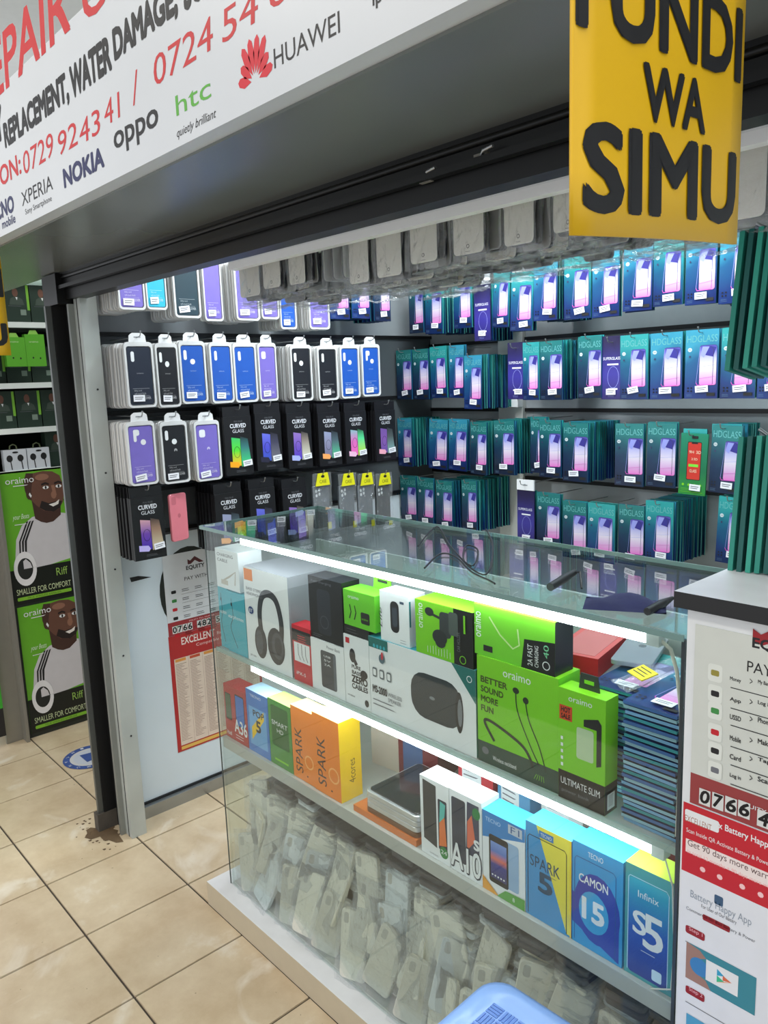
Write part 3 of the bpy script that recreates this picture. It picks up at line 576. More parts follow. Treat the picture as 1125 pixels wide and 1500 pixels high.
for i, ((a_, b_), zb) in enumerate(zip(hx, hzb)):
    A = at('Y', yh, a_, zb); B = at('Y', yh, b_, zb); w = max(.06, B.x-A.x)
    lab = f'bagged clear phone case, {ORD[i]} from the passage along the white batten'
    r_ = tag(link('phone_case', HCA[0], None, ((A.x+B.x)/2, yh, A.z)), lab, 'phone case', 'bagged cases hanging from the batten'); r_.scale = (w/.074, 1, 1)
    link('case_mark', MARK, r_); link('plastic_bag', BAGS[i % 4], r_)
    for k in range(11):
        s_ = tag(link('phone_case', HCA[(1, 2, 1, 0)[k % 4]], None, ((A.x+B.x)/2+random.uniform(-.006, .012), yh+.016+.024*k, A.z+random.uniform(-.012, .008)), (random.uniform(-.05, .05), 0, random.uniform(-.08, .08))),
                 f'bagged case stacked behind the {ORD[i]} one along the white batten', 'phone case', 'bagged cases stacked along the batten'); s_.scale = (w/.074, 1, 1)
        if k % 2 == 0: link('plastic_bag', BAGS[(k//2+i) % 4], s_)
for i in range(5):                              # further right, mostly behind the yellow sign
    x = -.62+i*.11
    for k in range(5):
        s_ = tag(link('phone_case', HCA[(0, 1, 2, 1)[k % 4]], None, (x+random.uniform(-.004, .004), yh+.035*k, 1.655+random.uniform(-.01, .01))), 'bagged clear case on the batten behind the yellow sign', 'phone case', 'bagged cases behind the yellow sign'); link('plastic_bag', BAGS[k % 4], s_)
for i, x in enumerate((-1.425, -1.39, -1.355)):  # bags seen edge-on between the third and fourth
    for k in range(4):
        s_ = tag(link('phone_case', HCA[(2, 1)[k % 2]], None, (x, yh+.02+.07*k, 1.672), (0, 0, 1.35+.1*(k % 3))), 'bagged case turned edge-on between third and fourth cases on the batten', 'phone case', 'edge-on bagged cases'); s_.scale = (.8, 1, 1); link('plastic_bag', BAGS[k % 4], s_)

# ------------------------------------------------------------------ stacks hung on the side wall, seen edge-on over the white cabinet
def side_stack(x0, z, n, y, name, lean):
    e = [mat((40, 140, 122), .35, .15), mat((26, 92, 86), .35, .15), mat((52, 160, 138), .35, .15)]
    for k in range(n):
        b = MB(); b.box(-.045, 0, 0, .045, .007, .195, e[k % 3], front=foilC)
        tag(ob('screen_protector_pack', b, None, (x0+.0125*k, y, z+.001*k), (0, lean-.004*k, -H90)), f'{ORD[k]} green-edged screen protector hung edge-on, {name}', 'screen protector', f'edge-on packs {name}')
side_stack(-.508, 1.437, 7, 1.16, 'above the white cabinet, upper stack', -.17)
side_stack(-.488, 1.152, 7, 1.15, 'standing over the white cabinet top', -.10)
b = MB(); b.tube([(.45, 1.16, 1.632), (-.47, 1.16, 1.632), (-.49, 1.16, 1.645)], .003, steel, 8); b.tube([(.45, 1.15, 1.346), (-.45, 1.15, 1.346), (-.47, 1.15, 1.36)], .003, steel, 8); tag(ob('hook_rods', b), 'two steel display rods from the side wall carrying edge-on packs', 'hook')

# ------------------------------------------------------------------ the glass counter
CX0, CX1, CY0, CY1, CZ0, CZ1 = -1.79, -.487, .98, 1.345, .072, 1.094
SH1, SH2 = .764, .512
pane = glassy((247, 251, 250), .042, 1); edge_g = mat((120, 150, 146), .15, .1)
ct = tag(link('display_counter', None), 'glass display counter with lit shelves full of phone boxes and accessories', 'counter')
b = MB(); b.box(CX0-.058, .936, 0, CX1, CY1+.02, CZ0-.002, mat((196, 184, 160), .5), top=mat((240, 242, 244), .35)); ob('plinth', b, ct)
for nm, bx in (('front_pane', (CX0, CY0, CZ0, CX1, CY0+.005, CZ1-.008)), ('side_pane', (CX0, CY0+.005, CZ0, CX0+.005, CY1, CZ1-.008)), ('side_pane', (CX1-.005, CY0+.005, CZ0, CX1, CY1, CZ1-.008)), ('top_pane', (CX0-.004, CY0-.01, CZ1-.008, CX1+.004, CY1+.008, CZ1))):
    b = MB(); b.box(*bx, pane); ob(nm, b, ct)
b = MB(); b.box(CX0-.004, CY0-.0115, CZ1-.0085, CX1+.004, CY0-.0095, CZ1+.0005, edge_g); b.box(CX0-.0045, CY0-.01, CZ1-.0085, CX0-.0035, CY1+.008, CZ1+.0005, edge_g); b.box(CX0-.004, CY1+.008, CZ1-.0085, CX1+.004, CY1+.0095, CZ1, mat((170, 200, 196), .15)); ob('top_edge', b, ct)
b = MB(); b.box(CX0-.001, CY0-.001, CZ0, CX0+.0015, CY0+.0015, CZ1-.009, mat((70, 80, 78), .2)); ob('corner_edge', b, ct); b = MB(); b.box(CX1-.004, CY0-.0012, CZ0, CX1+.001, CY0+.004, CZ1-.009, mat((60, 66, 70), .2)); ob('corner_edge', b, ct)
shelf_g = glassy((206, 226, 220), .08, 1, haze=.35)
b = MB(); b.box(CX0+.006, CY0+.008, SH1-.008, CX1-.006, CY1-.012, SH1, shelf_g); ob('shelf', b, ct)
b = MB(); b.box(CX0+.006, CY0+.0062, SH1-.009, CX1-.006, CY0+.008, SH1+.002, mat((150, 170, 164), .25)); ob('shelf_edge', b, ct)
b = MB(); b.box(CX0+.006, CY0+.0062, SH2-.03, CX1-.006, CY1-.012, SH2, mat((176, 178, 172), .4)); ob('shelf', b, ct)
b = MB(); b.box(CX0+.005, CY1-.012, CZ0, CX1-.005, CY1-.004, 1.0, mat((182, 196, 190), .45)); ob('back_panel', b, ct)
b = MB(); b.box(CX0+.006, CY0+.006, CZ0, CX1-.006, CY1-.012, CZ0+.006, mat((190, 190, 182), .5)); ob('base_board', b, ct)
led = emit((240, 248, 255), 24)
for x0, x1, z in ((-1.63, -.548, 1.066), (-1.62, -.532, .742)):
    b = MB(); b.box(x0, CY0+.008, z-.002, x1, CY0+.022, z+.013, led); ob('light_strip', b, ct)
    b = MB(); b.box(x0, CY0+.008, z+.012, x1, CY0+.024, z+.016, white); b.box(x1, CY0+.006, z-.004, x1+.02, CY0+.026, z+.014, mat((200, 210, 206), .4)); ob('strip_mount', b, ct)
b = MB(); b.tube([(-.53, CY0+.016, 1.07), (-.515, CY0+.016, 1.06), (-.505, CY0+.016, 1.03), (-.497, CY0+.016, .97), (-.496, CY0+.016, .9), (-.498, CY0+.016, .78)], .0028, mat((206, 204, 190), .5), 6); ob('power_cord', b, ct)
b = MB(); b.tube([(-.515, CY0+.012, .745), (-.5, CY0+.012, .7), (-.495, CY0+.012, .6), (-.498, CY0+.012, .53), (-.55, CY0+.012, .5)], .0014, mat((206, 204, 190), .5), 6); ob('power_cord', b, ct)

YF = .996
def px(p_, q, Y=YF): return at('Y', Y, p_, q).x
def carton(name, label, cat, x0, x1, z0, h, depth, body, fn=None, side=None, top=None, sidefn=None, y=YF, rz=0, group=None, front=None):
    w = x1-x0; b = MB(); b.box(0, 0, 0, w, depth, h, body, front=front, side=side, top=top)
    r_ = tag(ob(name, b, None, (x0, y, z0), (0, 0, rz)), label, cat, group)
    if fn:
        b = MB(); fn(Pr(b, FRONT), w, h); ob('front_print', b, r_)
    if sidefn:
        b = MB(); sidefn(Pr(b, lambda a, c, e: (w+e, a, c)), depth, h); ob('side_print', b, r_)
    return r_
wt = mat((232, 234, 234), .42); kraft = mat((210, 206, 190)); T1 = SH1+.0005; M1 = SH2+.0005
orange = mat((238, 130, 28), .4); yel = mat((244, 200, 24), .4); tq = mat((56, 170, 186), .35); dkb = mat((20, 22, 25), .35)
# upper shelf
def f(P, w, h): P.text('CHARGING', w*.08, h*.82, ink, w=w*.7, h=h*.08); P.text('CABLE', w*.08, h*.68, ink, w=w*.45, h=h*.08); P.band([(w*.3, h*.2), (w*.6, h*.35), (w*.85, h*.5), (w*.8, h*.15)], .005, mat((190, 180, 166))); P.rect(w*.2, h*.1, w*.3, h*.12, mat((200, 190, 176)))
x2 = px(360, 900)
carton('cable_box', 'white charging cable box lying on the turquoise boxes in counter corner', 'box', CX0+.012, px(347, 830), T1+.166, .103, .07, wt, f, y=YF+.004)
def f(P, w, h): P.text('earphones', w*.1, h*.55, wt, w=w*.8, h=h*.08, shear=.2); P.band([(w*.3, h*.9), (w*.35, h*.6), (w*.2, h*.4), (w*.5, h*.1)], .002, ink, 1); P.ell(w*.3, h*.8, .003, .005, ink)
xm = CX0+.055
carton('earphone_box', 'turquoise earphone box pressed against the counter corner glass', 'box', CX0+.008, xm-.001, T1, .165, .06, tq, f, y=YF+.006)
carton('earphone_box', 'turquoise earphone box between the headphone box and its twin', 'box', xm, x2-.003, T1, .163, .06, tq, f, y=YF)
def f(P, w, h):
    P.rect(w*.02, h*.86, w*.2, h*.12, orange); d = mat((38, 40, 46), .35); d2 = mat((72, 74, 80), .35)
    P.band([(w*.36, h*.3), (w*.34, h*.55), (w*.42, h*.73), (w*.58, h*.78), (w*.74, h*.72), (w*.82, h*.52), (w*.8, h*.34)], w*.1, d, 1)
    P.ell(w*.33, h*.24, w*.14, h*.17, d); P.ell(w*.3, h*.24, w*.08, h*.13, d2); P.ell(w*.68, h*.26, w*.19, h*.19, d); P.ell(w*.72, h*.27, w*.13, h*.14, d2); P.ell(w*.73, h*.27, w*.08, h*.09, d)
    P.text('BASS STEREO', w*.06, h*.76, tinyink, w=w*.4, h=h*.03); P.text('HEADPHONES', w*.06, h*.71, tinyink, w=w*.36, h=h*.03); P.ell(w*.14, h*.55, w*.06, h*.04, mat((30, 60, 120))); P.text('BT', w*.1, h*.53, wt, w=w*.08, h=h*.035); P.text('JR100', w*.06, h*.05, tinyink, w=w*.14, h=h*.025)
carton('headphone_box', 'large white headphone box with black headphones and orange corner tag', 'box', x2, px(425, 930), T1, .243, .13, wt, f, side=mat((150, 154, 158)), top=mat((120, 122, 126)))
def f(P, w, h):
    P.rect(0, h*.72, w, h*.28, ink); P.rect(0, h*.93, w, h*.07, red); P.rect(w*.08, h*.36, w*.84, h*.34, wt); P.lines(w*.3, h*.82, w*.5, 3, h*.04, red, .002)
    for q in (.3, .5, .7): P.band([(w*q, h*.68), (w*q, h*.5), (w*(q+.1), h*.4)], .0022, mat((120, 120, 124)))
    P.text('iPX-5', w*.15, h*.12, wt, w=w*.5, h=h*.06)
carton('earphone_box', 'small red and black earphone box with white window', 'box', px(428, 930), px(454.5, 930), T1, .135, .04, red, f)
xa, xb, xc = px(456, 960), px(503.5, 960), px(541, 975)
def f(P, w, h):
    P.rrect(w*.25, h*.1, w*.4, h*.72, .01, mat((44, 48, 56), .3)); P.ring(w*.45, h*.3, w*.12, .002, mat((80, 86, 92))); P.text('Fast charging', w*.1, h*.9, tinyink, w=w*.6, h=h*.05); P.lines(w*.08, h*.07, w*.3, 2, h*.03, tinyink)
def sf(P, w, h): P.text('Travel Adapter', w*.75, h*.1, wt, w=h*.75, h=w*.5, rot=H90)
carton('charger_box', 'black travel adapter box standing on the white power bank box', 'box', xa, xb, T1+.121, .142, .05, mat((26, 28, 31), .35), f, sidefn=sf, y=YF+.002)
def f(P, w, h): P.rrect(w*.3, h*.1, w*.46, h*.72, .006, mat((56, 62, 70), .35)); P.rrect(w*.68, h*.12, w*.08, h*.68, .004, mat((90, 98, 106))); P.text('Power Bank', w*.5, h*.88, tinyink, w=w*.4, h=h*.06); [P.text(s_, w*.4, h*q, wt, w=w*.2, h=h*.04) for s_, q in (('USB', .7), ('5V', .62), ('2A', .54))]
carton('power_bank_box', 'white power bank box with dark blue power bank under the adapter', 'box', xa, xb, T1, .12, .05, wt, f)
def f(P, w, h):
    P.rect(w*.08, h*.88, w*.16, h*.08, red)
    for y_, t_ in ((.54, 'PURE'), (.46, 'BASS')): P.text(t_, w*.3, h*y_, ink, w=w*.35, h=h*.05, bold=.03)
    P.text('ZERO', w*.28, h*.34, ink, w=w*.62, h=h*.1, bold=.04); P.text('CABLES', w*.28, h*.25, ink, w=w*.62, h=h*.07, bold=.03)
    P.ell(w*.34, h*.72, w*.12, h*.1, ink); P.band([(w*.36, h*.7), (w*.5, h*.6)], w*.12, ink); P.ell(w*.78, h*.5, w*.14, h*.06, ink); P.band([(w*.7, h*.47), (w*.74, h*.4)], w*.1, ink); P.ell(w*.85, h*.1, w*.08, h*.05, ink); P.text('wireless', w*.08, h*.12, tinyink, w=w*.3, h=h*.03)
def sf(P, w, h): P.rect(w*.1, h*.02, w*.8, h*.2, red); P.text('TUNE', w*.7, h*.6, ink, w=h*.3, h=w*.3, rot=H90)
carton('earbud_box', 'white earbud box with black bold slogan beside the speaker box', 'box', px(505, 975), xc, T1, .155, .045, wt, f, sidefn=sf)
xg = px(553, 910)
carton('battery_box', 'low black box under the small lime charger box', 'box', px(504, 930), px(540, 930), T1+.156, .02, .05, dkb, lambda P, w, h: P.lines(w*.1, h*.6, w*.5, 2, h*.3, tinyink), y=YF+.001)
def f(P, w, h): P.text('oraimo', w*.15, h*.78, wt, w=w*.35, h=h*.09, bold=.0); P.rrect(w*.55, h*.15, w*.28, h*.32, .004, ink); [P.band([(w*q, h*.6), (w*(q+.04), h*.4), (w*(q-.02), h*.2)], .003, ink) for q in (.2, .36)]; P.text('oraimo', w*.58, h*.26, lime, w=w*.2, h=h*.06)
r_ = carton('charger_box', 'small lime charger box with euro hang tab above the earbud box', 'box', px(504, 910), px(549, 910), T1+.177, .077, .05, mat((104, 196, 40), .38), f, y=YF+.001)
b = MB(); w_ = px(549, 910)-px(504, 910); b.slab([(w_*.45, .077), (w_, .077), (w_, .112), (w_*.5, .112)], .046, .048, mat((104, 196, 40), .38)); b.box(w_*.6, .0455, .092, w_*.9, .046, .098, ink); ob('hang_tab', b, r_)
xs0, xs1 = xc+.001, px(697, 1020)
def f(P, w, h):
    dg = mat((48, 56, 60), .5, var=.2, scale=200); P.rrect(w*.42, h*.22, w*.46, h*.55, h*.22, dg); P.ell(w*.86, h*.45, w*.035, h*.24, mat((30, 34, 38))); P.ell(w*.865, h*.45, w*.02, h*.16, mat((120, 124, 128))); P.ell(w*.62, h*.5, w*.025, h*.02, mat((130, 136, 140)))
    P.poly([(w*.8, h), (w, h), (w, h*.62)], mat((30, 110, 104), .4)); P.ring(w*.95, h*.88, w*.02, .0015, wt, 12); P.rect(0, h*.87, w*.2, h*.13, mat((30, 110, 104), .4)); [P.ell(w*(.06+.035*i), h*.9, w*.012, h*.025, tq, 8) for i in range(4)]
    P.text('MS-2000', w*.03, h*.3, ink, w=w*.15, h=h*.09, bold=.03); P.text('WIRELESS', w*.19, h*.31, tinyink, w=w*.14, h=h*.05); P.text('SPEAKER', w*.19, h*.24, tinyink, w=w*.13, h=h*.05); P.lines(w*.03, h*.2, w*.26, 2, h*.06, tinyink, .002)
    for i in range(3): P.rrect(w*(.035+.075*i), h*.5, w*.045, h*.12, .003, mat((90, 100, 106))); P.rrect(w*(.042+.075*i), h*.52, w*.03, h*.08, .002, wt)
    P.ell(w*.14, h*.76, w*.03, h*.06, mat((90, 110, 120))); P.ell(w*.145, h*.8, w*.012, h*.05, mat((200, 60, 70)))
carton('speaker_box', 'long white speaker box with dark cylinder speaker and green corner', 'box', xs0, xs1, T1, .168, .1, wt, f, side=mat((40, 120, 110)), top=tq)
def f(P, w, h):
    P.rrect(w*.36, h*.22, w*.3, h*.62, w*.13, ink); P.rrect(w*.42, h*.34, w*.18, h*.38, w*.05, mat((70, 76, 84), .25)); P.text('Life', w*.06, h*.25, ink, w=h*.4, h=w*.1, rot=H90, shear=.3); P.lines(w*.68, h*.1, w*.22, 2, h*.05, tinyink); P.rect(w*.7, h*.82, w*.14, h*.05, mat((60, 80, 100)))
def sf(P, w, h): P.text('Smart Bracelet', w*.7, h*.1, tinyink, w=h*.7, h=w*.3, rot=H90); P.rect(w*.02, h*.4, w*.1, h*.5, teal)
zs = T1+.1685
carton('smart_band_box', 'white smart band box standing on the speaker box', 'box', px(556, 900), px(598, 905), zs, .103, .045, wt, f, sidefn=sf, y=YF+.002)
def f(P, w, h):
    P.rect(w*.68, 0, w*.32, h, dkb); P.text('oraimo', w*.14, h*.48, wt, w=h*.46, h=w*.1, rot=H90, bold=.0); d = mat((38, 44, 46), .4)
    P.ell(w*.26, h*.82, w*.08, h*.08, d); P.band([(w*.26, h*.8), (w*.5, h*.74)], h*.05, d); P.rrect(w*.44, h*.42, w*.2, h*.46, .008, mat((52, 58, 60), .4)); P.ell(w*.44, h*.4, w*.13, h*.14, d); P.rrect(w*.6, h*.5, w*.16, h*.42, .006, mat((74, 84, 80), .4)); P.ell(w*.45, h*.3, w*.09, h*.09, d)
    for i in range(9): P.rect(w*(.22+.05*i), h*.06, w*.006, h*(.12+.015*(i % 4)), wt)
    P.rect(w*.86, h*.6, w*.03, h*.32, lime); P.ring(w*.84, h*.12, w*.05, .0015, lime, 12); P.text('CAR HOLDER', w*.8, h*.25, tinyink, w=h*.35, h=w*.05, rot=H90)
carton('car_holder_box', 'lime and black car holder box standing on the speaker box', 'box', px(609, 925), px(693, 950), zs, .105, .07, lime, f, side=dkb)
xo0, xo1 = xs1+.004, px(818, 1060)
def f(P, w, h):
    P.rect(0, 0, w, h*.2, mat((40, 70, 60), .4)); P.text('oraimo', w*.34, h*.87, wt, w=w*.34, h=h*.07, bold=.0)
    for t_, y_ in (('BETTER', .76), ('SOUND', .67), ('MORE', .58), ('FUN', .49)): P.text(t_, w*.05, h*y_, mat((70, 84, 30)), w=w*(.34 if len(t_) > 5 else .29 if len(t_) == 5 else .22 if len(t_) == 4 else .16), h=h*.055, bold=.035)
    d = mat((34, 44, 34), .4); P.ell(w*.5, h*.78, w*.04, h*.028, d); P.ell(w*.62, h*.72, w*.035, h*.03, d); P.band([(w*.5, h*.77), (w*.52, h*.6), (w*.66, h*.35), (w*.78, h*.18)], .0022, d, 1); P.band([(w*.62, h*.7), (w*.66, h*.55), (w*.78, h*.35), (w*.86, h*.15)], .0022, d, 1)
    P.band([(w*.22, h*.24), (w*.1, h*.38), (w*.14, h*.42), (w*.34, h*.38), (w*.58, h*.3), (w*.68, h*.2), (w*.7, h*.14)], .0055, d, 1); P.ell(w*.1, h*.12, w*.045, h*.035, tinyink); P.text('Wireless neckband', w*.2, h*.06, wt, w=w*.3, h=h*.04); [P.band([(w*(.72+.03*i), h*.05), (w*(.75+.02*i), h*.1)], .001, lime) for i in range(5)]
carton('earphone_box', 'big lime neckband earphone box with sound slogan', 'box', xo0, xo1, T1, .2, .06, mat((126, 204, 34), .38), f, side=mat((104, 190, 30)))
def f(P, w, h):
    P.poly([(w*.6, 0), (w, 0), (w, h*.62), (w*.64, h*.55)], dkb); P.text('oraimo', w*.09, h*.35, wt, w=h*.5, h=w*.09, rot=H90, bold=.0); P.band([(w*.2, h*.8), (w*.34, h*.5), (w*.5, h*.3), (w*.58, h*.4), (w*.56, h*.7)], .003, mat((190, 220, 150))); P.rect(w*.12, h*.1, w*.12, h*.12, ink)
    P.text('2A FAST', w*.74, h*.08, wt, w=h*.4, h=w*.06, rot=H90); P.text('CHARGING', w*.81, h*.08, wt, w=h*.4, h=w*.045, rot=H90); P.text('40', w*.93, h*.3, mat((120, 200, 150)), w=h*.24, h=w*.06, rot=H90); P.ring(w*.9, h*.16, w*.04, .0015, wt, 12)
carton('cable_box', 'lime and black fast charging cable box on the big lime box', 'box', px(694, 930), px(812, 960), T1+.2005, .092, .05, mat((112, 196, 44), .38), f, side=dkb, y=YF+.002)
xu0, xu1 = xo1+.003, px(889, 1090)
def f(P, w, h):
    P.rect(0, 0, w, h*.26, dkb); P.text('oraimo', w*.22, h*.9, wt, w=w*.5, h=h*.05, bold=.0); P.rect(w*.02, h*.72, w*.28, h*.13, mat((210, 70, 30))); P.text('HOT', w*.06, h*.79, ink, w=w*.2, h=h*.045, bold=.03); P.text('SALE', w*.06, h*.735, ink, w=w*.2, h=h*.04, bold=.03)
    P.poly([(w*.55, h*.78), (w*.85, h*.82), (w*.92, h*.78), (w*.92, h*.42), (w*.82, h*.4), (w*.82, h*.72), (w*.55, h*.72)], ink); P.rrect(w*.4, h*.42, w*.36, h*.28, .004, mat((190, 210, 170), .3)); P.text('ULTIMATE SLIM', w*.06, h*.14, wt, w=w*.84, h=h*.06, bold=.0); P.text('power bank', w*.08, h*.06, tinyink, w=w*.6, h=h*.04); [P.rect(w*.06, h*(.3+.06*i), w*.05, h*.03, wt) for i in range(5)]
def sf(P, w, h): P.rect(0, 0, w, h*.26, dkb); P.rect(w*.2, h*.03, w*.6, h*.14, wt); P.lines(w*.3, h*.15, w*.4, 7, h*.015, ink)
r_ = carton('power_bank_box', 'lime and black slim power bank box with hang tab', 'box', xu0, xu1, T1, .19, .035, mat((126, 204, 34), .38), f, sidefn=sf, y=YF-.004)
b = MB(); w_ = xu1-xu0; b.slab([(w_*.3, .19), (w_*.74, .19), (w_*.7, .216), (w_*.34, .216)], .018, .02, mat((40, 46, 44), .4)); b.box(w_*.42, .0175, .2, w_*.62, .018, .206, lime); ob('hang_tab', b, r_)
# two flat stacks of protector packs at the end of the upper shelf
fb = [card_data(foilB, mat((120, 170, 210), .35, .2)), card_data(foilA, mat((60, 150, 160), .35, .3)), card_data(foilB, mat((70, 110, 170), .3, .3)), card_data(foilC, mat((150, 190, 205), .35, .2))]
for s_i, (xc_, yc_, n_, nm) in enumerate(((-.548, YF+.006, 27, 'front'), (-.648, YF+.062, 25, 'rear'))):
    for k in range(n_):
        o_ = tag(link('screen_protector_pack', fb[(k*7+s_i) % 4], None, (xc_+random.uniform(-.003, .003), yc_+random.uniform(-.002, .003), T1+.0055+.0073*k), (-H90, 0, 0)), f'flat screen protector in the {nm} pile at the end of the upper shelf', 'screen protector', f'{nm} pile of flat protectors')
        o_.rotation_euler = (-H90, 0, random.uniform(-.03, .03)); o_.scale = (.98, 1, 1)
        if k == n_-1:
            o_['label'] = f'topmost screen protector of the {nm} flat pile, phone picture facing up'; link('front_print', CARDS[s_i][1], o_); link('price_sticker', STICK, o_, (.01, -.004, .015))
zt = T1+.0073*27+.006
b = MB(); b.slab(rr(0, 0, .07, .15, .008, 4), 0, .008, mat((176, 180, 186), .3, .5), None, .001); o_ = tag(ob('smartphone', b, None, (-.70, 1.14, zt-.008), (-H90, 0, .3)), 'silver phone lying flat behind the slim power bank box', 'phone'); b = MB(); P = Pr(b, FRONT); P.ell(.035, .09, .007, .008, mat((140, 146, 150), .2, .6)); P.ell(.014, .136, .005, .005, ink); ob('camera_and_mark', b, o_)
b = MB(); b.box(0, 0, 0, .09, .16, .035, red, top=mat((222, 96, 96))); b.box(.01, .01, .035, .08, .15, .0355, mat((214, 120, 120))); tag(ob('phone_box', b, None, (-.81, 1.12, T1+.155), (0, 0, .2)), 'red phone box lying behind the big lime box', 'box')
b = MB(); b.box(0, 0, 0, .2, .18, .154, mat((150, 158, 160))); tag(ob('carton', b, None, (-.87, 1.12, T1)), 'plain grey carton hidden behind the big lime box', 'box')
b = MB(); n = 5; vs = [(.05*k/n, random.uniform(.002, .008), .12*j/n) for j in range(n+1) for k in range(n+1)]
b.mesh(vs, [(j*(n+1)+k, j*(n+1)+k+1, (j+1)*(n+1)+k+1, (j+1)*(n+1)+k) for j in range(n) for k in range(n)], bagm); o_ = tag(ob('earphone_bag', b, None, (-.648, YF+.06, zt-.004), (-H90+.25, 0, -.5)), 'clear bag with yellow label lying on the rear flat pile', 'bag')
b = MB(); b.box(.004, -.003, .03, .046, -.001, .06, mat((230, 210, 40))); P = Pr(b, lambda a, c, e: (a, -.003-e, c)); P.lines(.008, .052, .034, 3, .007, ink, .002); ob('paper_label', b, o_)

# middle shelf: boxed phones
def phone_art(P, x, y, w, h, scr): P.rrect(x, y, w, h, w*.12, ink); P.rrect(x+w*.06, y+h*.04, w*.88, h*.92, w*.08, scr)
def f(P, w, h): phone_art(P, w*.05, h*.35, w*.26, h*.5, mat((60, 90, 60))); phone_art(P, w*.5, h*.3, w*.4, h*.6, mat((50, 110, 190))); P.text('A36', w*.42, h*.18, wt, w=w*.55, h=h*.24, bold=.02); P.text('itel', w*.06, h*.06, wt, w=w*.2, h=h*.08); P.lines(w*.45, h*.12, w*.45, 2, h*.05, wt, .0015)
xr = px(361, 1040); carton('phone_box', 'red phone box reading A36 at the counter corner', 'box', CX0+.01, xr, M1, .15, .05, mat((176, 34, 40), .4), f, top=mat((196, 50, 56)))
def f(P, w, h): P.rect(w*.1, h*.12, w*.8, h*.62, mat((110, 170, 220))); P.poly([(w*.2, h*.2), (w*.8, h*.6), (w*.8, h*.74), (w*.2, h*.4)], yel); P.text('POP', w*.3, h*.6, ink, w=w*.5, h=h*.1, bold=.02); P.text('5', w*.42, h*.36, ink, w=w*.2, h=h*.18, bold=.03); P.text('TECNO', w*.2, h*.9, wt, w=w*.5, h=h*.04)
x3 = px(394, 1070); carton('phone_box', 'blue phone box reading POP 5', 'box', xr+.002, x3, M1, .168, .05, mat((54, 120, 196), .4), f, top=mat((190, 226, 250)))
def f(P, w, h): P.rrect(w*.12, h*.3, w*.76, h*.62, .005, mat((40, 100, 44))); P.text('SMART', w*.14, h*.62, wt, w=w*.7, h=h*.07, bold=.0); P.text('HD', w*.36, h*.52, wt, w=w*.28, h=h*.06, bold=.0); P.rect(w*.2, h*.08, w*.6, h*.03, lime)
x4 = px(427, 1080); carton('phone_box', 'green phone box reading SMART HD', 'box', x3+.002, x4, M1, .172, .05, mat((60, 140, 54), .4), f, top=mat((190, 226, 120)))
def f(P, w, h): P.text('SPARK', w*.46, h*.1, mat((60, 50, 50)), w=h*.62, h=w*.32, rot=H90, bold=.01); P.ring(w*.75, h*.3, w*.18, .004, mat((250, 180, 110)), 16); P.rect(w*.62, h*.08, w*.06, h*.02, ink)
x5 = px(460, 1100); carton('phone_box', 'narrow orange phone box reading SPARK', 'box', x4+.002, x5, M1, .182, .05, orange, f, top=mat((252, 220, 160)))
x6 = px(498, 1100)
def sf(P, w, h): P.text('4cores', w*.7, h*.2, mat((110, 90, 20)), w=h*.3, h=w*.3, rot=H90, bold=0)
carton('phone_box', 'orange phone box reading SPARK with bright yellow side', 'box', x5+.001, x6, M1, .192, .062, orange, f, side=yel, sidefn=sf, top=mat((252, 220, 160)), y=YF-.002)
b = MB(); b.box(0, 0, 0, .1, .14, .16, mat((104, 36, 44), .4)); o_ = tag(ob('phone_box', b, None, (-1.26, 1.15, M1), (0, 0, .35)), 'maroon phone box standing behind the stacked phone trays', 'box'); b = MB(); P = Pr(b, FRONT); P.rrect(.012, .03, .05, .1, .006, mat((60, 90, 130))); P.text('itel', .07, .02, wt, w=.02, h=.01); ob('front_print', b, o_)
b = MB(); b.box(0, 0, 0, .1, .12, .15, mat((206, 200, 184), .4)); tag(ob('carton', b, None, (-1.38, 1.17, M1), (0, 0, .1)), 'cream carton behind the orange phone boxes', 'box')
xt0, xt1 = px(533, 1190), px(612, 1230)
b = MB(); b.box(0, 0, 0, xt1-xt0+.03, .17, .014, mat((214, 120, 60), .4)); tag(ob('phone_box', b, None, (xt0-.035, YF, M1)), 'flat orange box lying under the stacked phone trays', 'box')
for k in range(4):
    b = MB(); wq = xt1-xt0-.006; dq = .165; rim = mat((210, 212, 214), .25, .6) if k else mat((120, 84, 60), .4)
    b.slab([(x, y) for x, y in rr(0, 0, wq, dq, .012, 4)], -.0, .011, rim, None, .0015)
    o_ = tag(ob('phone_tray', b, None, (xt0+.002*k, YF+.004-.001*k, M1+.0255+.0135*k), (-H90, 0, 0)), f'phone in silver tray, {("lowest", "second from bottom", "third from bottom", "topmost")[k]} of the flat stack on the middle shelf', 'phone', 'stacked phone trays')
    o_.rotation_euler = (-H90, 0, 0); o_.location.y += 0; o_.scale = (1, 1, 1)
    b = MB(); b.slab(rr(.006, .006, wq-.012, dq-.012, .008, 4), -.003, .0, mat((24, 28, 34), .12, coat=.8), None, .001); ob('dark_screen', b, o_)
def boxf(main): return main
b20 = px(616, 1180); b20e = px(658, 1200)
